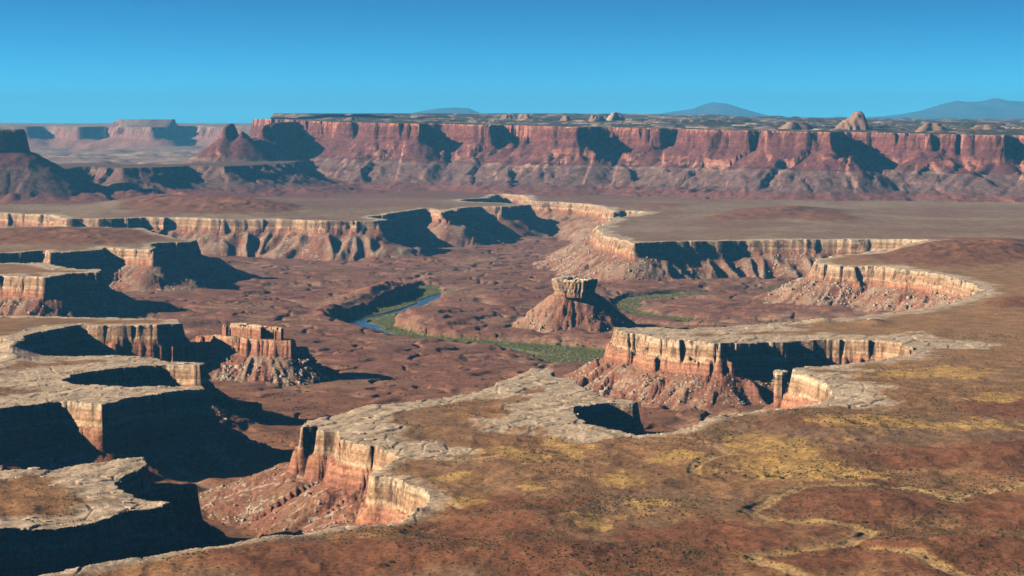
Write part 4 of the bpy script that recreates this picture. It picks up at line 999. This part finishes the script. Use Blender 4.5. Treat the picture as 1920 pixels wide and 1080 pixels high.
# riverside thicket
gi = (fz == 4) & (dgA[QA[:, 0]] < 1.5) & (chA[QA].max(1) < 0.3) & (seg_dist(cen[:, 0], cen[:, 1] + 26, CHP[5:10], False)[0] > 62) & (seg_dist(cen[:, 0], cen[:, 1] + 10, CHP[:4], False)[0] > 32)
P2 = scatter_on((fz == 4) & (cen[:, 1] < 7000) & (dgA[QA[:, 0]] > 3), 9000, (clump + 0.1) * np.clip(3500 / cen[:, 1], 0, 1.2) ** 1.5)
tufts('canyon_scrub', P2, 1.7 * np.exp(rng.normal(0, 0.4, len(P2))), M_SHRUB)
P = scatter_on(gi, 7000, 0.2 + clump)
tufts('riverside_thicket', P, 2.6 * np.exp(rng.normal(0, 0.45, len(P))), M_GREEN, 0.55)
# single dark bushes that stand out along the dry washes
def bush_mesh(seed):
    r = np.random.default_rng(seed); V = []; Fq = []
    for b in range(46):
        d_ = r.normal(0, 1, 3); d_ /= np.linalg.norm(d_); d_[2] = abs(d_[2]); c0 = d_ * r.uniform(0.45, 1.0) * (1, 1, 0.8)
        t1 = r.normal(0, 1, 3); t1 /= np.linalg.norm(t1); t2 = np.cross(t1, d_ + 0.01); i = len(V); sz_ = r.uniform(0.2, 0.38)
        V += [c0 - t1 * sz_, c0 + t2 * sz_, c0 + t1 * sz_, c0 - t2 * sz_]; Fq.append([i, i + 1, i + 2, i + 3])
    me = bpy.data.meshes.new('bush'); me.from_pydata([v.tolist() for v in V], [], Fq); me.materials.append(M_BUSH); return me
BUSH = [bush_mesh(90 + k) for k in range(3)]
def bush(u, v, r, label, group=None):
    p = at(u, v, 100); z = float(height(np.array([p[0]]), np.array([p[1]]))[0])
    p = at(u, v, z); z = float(height(np.array([p[0]]), np.array([p[1]]))[0])
    o = bpy.data.objects.new('bush', random.choice(BUSH)); o.location = (p[0], p[1], z - 0.2); o.scale = (r, r, r * 0.8); o.rotation_euler = (0, 0, random.uniform(0, 6))
    link(o); tag(o, label, 'bush', group)
ORD = ['first', 'second', 'third', 'fourth', 'fifth', 'sixth', 'seventh', 'eighth', 'ninth', 'tenth', 'eleventh']
for k_, (u_, v_, r_) in enumerate([(1340, 890, 2.2), (1361, 891, 2.6), (1396, 891, 3.2), (1421, 893, 2.0), (1440, 893, 3.6), (1466, 897, 3.0)]):
    bush(u_, v_, r_, ORD[k_] + ' dark bush from the left in the row below the big yellow grass patch', 'bushes below the yellow grass')
for k_, (u_, v_, r_) in enumerate([(1304, 876, 3.0), (1310, 868, 2.4), (1386, 958, 3.4), (1394, 952, 2.6), (1398, 1044, 3.0), (1410, 1050, 2.6), (1468, 980, 1.8), (1515, 979, 2.2), (1606, 1028, 2.6), (1622, 977, 3.2), (1778, 936, 2.8)]):
    bush(u_, v_, r_, ORD[k_] + ' dark bush from the left along the winding dry washes at lower right', 'bushes along the dry wash')
for k_, (u_, v_, r_) in enumerate([(752, 1000, 3.2), (758, 994, 3.0), (768, 990, 2.6), (735, 1040, 3.0), (724, 1055, 3.0), (778, 984, 2.2)]):
    bush(u_, v_, r_, ORD[5 - [724, 735, 752, 758, 768, 778].index(u_)] + ' dark green bush from the right in the small gully at bottom middle', 'bushes in the bottom gully')

# ------------------------------------------------------------------ haze
V = np.array([(x, y, z) for z in (-60, 1060) for y in (-9600, 84000) for x in (-27000, 27000)], float)
hm = bpy.data.materials.new('haze'); hm.use_nodes = True; hn = hm.node_tree.nodes; hl = hm.node_tree.links
for n_ in list(hn):
    if n_.type != 'OUTPUT_MATERIAL': hn.remove(n_)
pv = hn.new('ShaderNodeVolumePrincipled'); pv.inputs['Color'].default_value = (0.13, 0.55, 1.0, 1); pv.inputs['Density'].default_value = HAZE
pv.inputs['Anisotropy'].default_value = 0.0
hl.new(pv.outputs[0], [n_ for n_ in hn if n_.type == 'OUTPUT_MATERIAL'][0].inputs['Volume'])
o = obj_np('haze', V, np.array([(0,2,3,1), (4,5,7,6), (0,1,5,4), (2,6,7,3), (0,4,6,2), (1,3,7,5)]), hm); tag(o, kind='stuff')
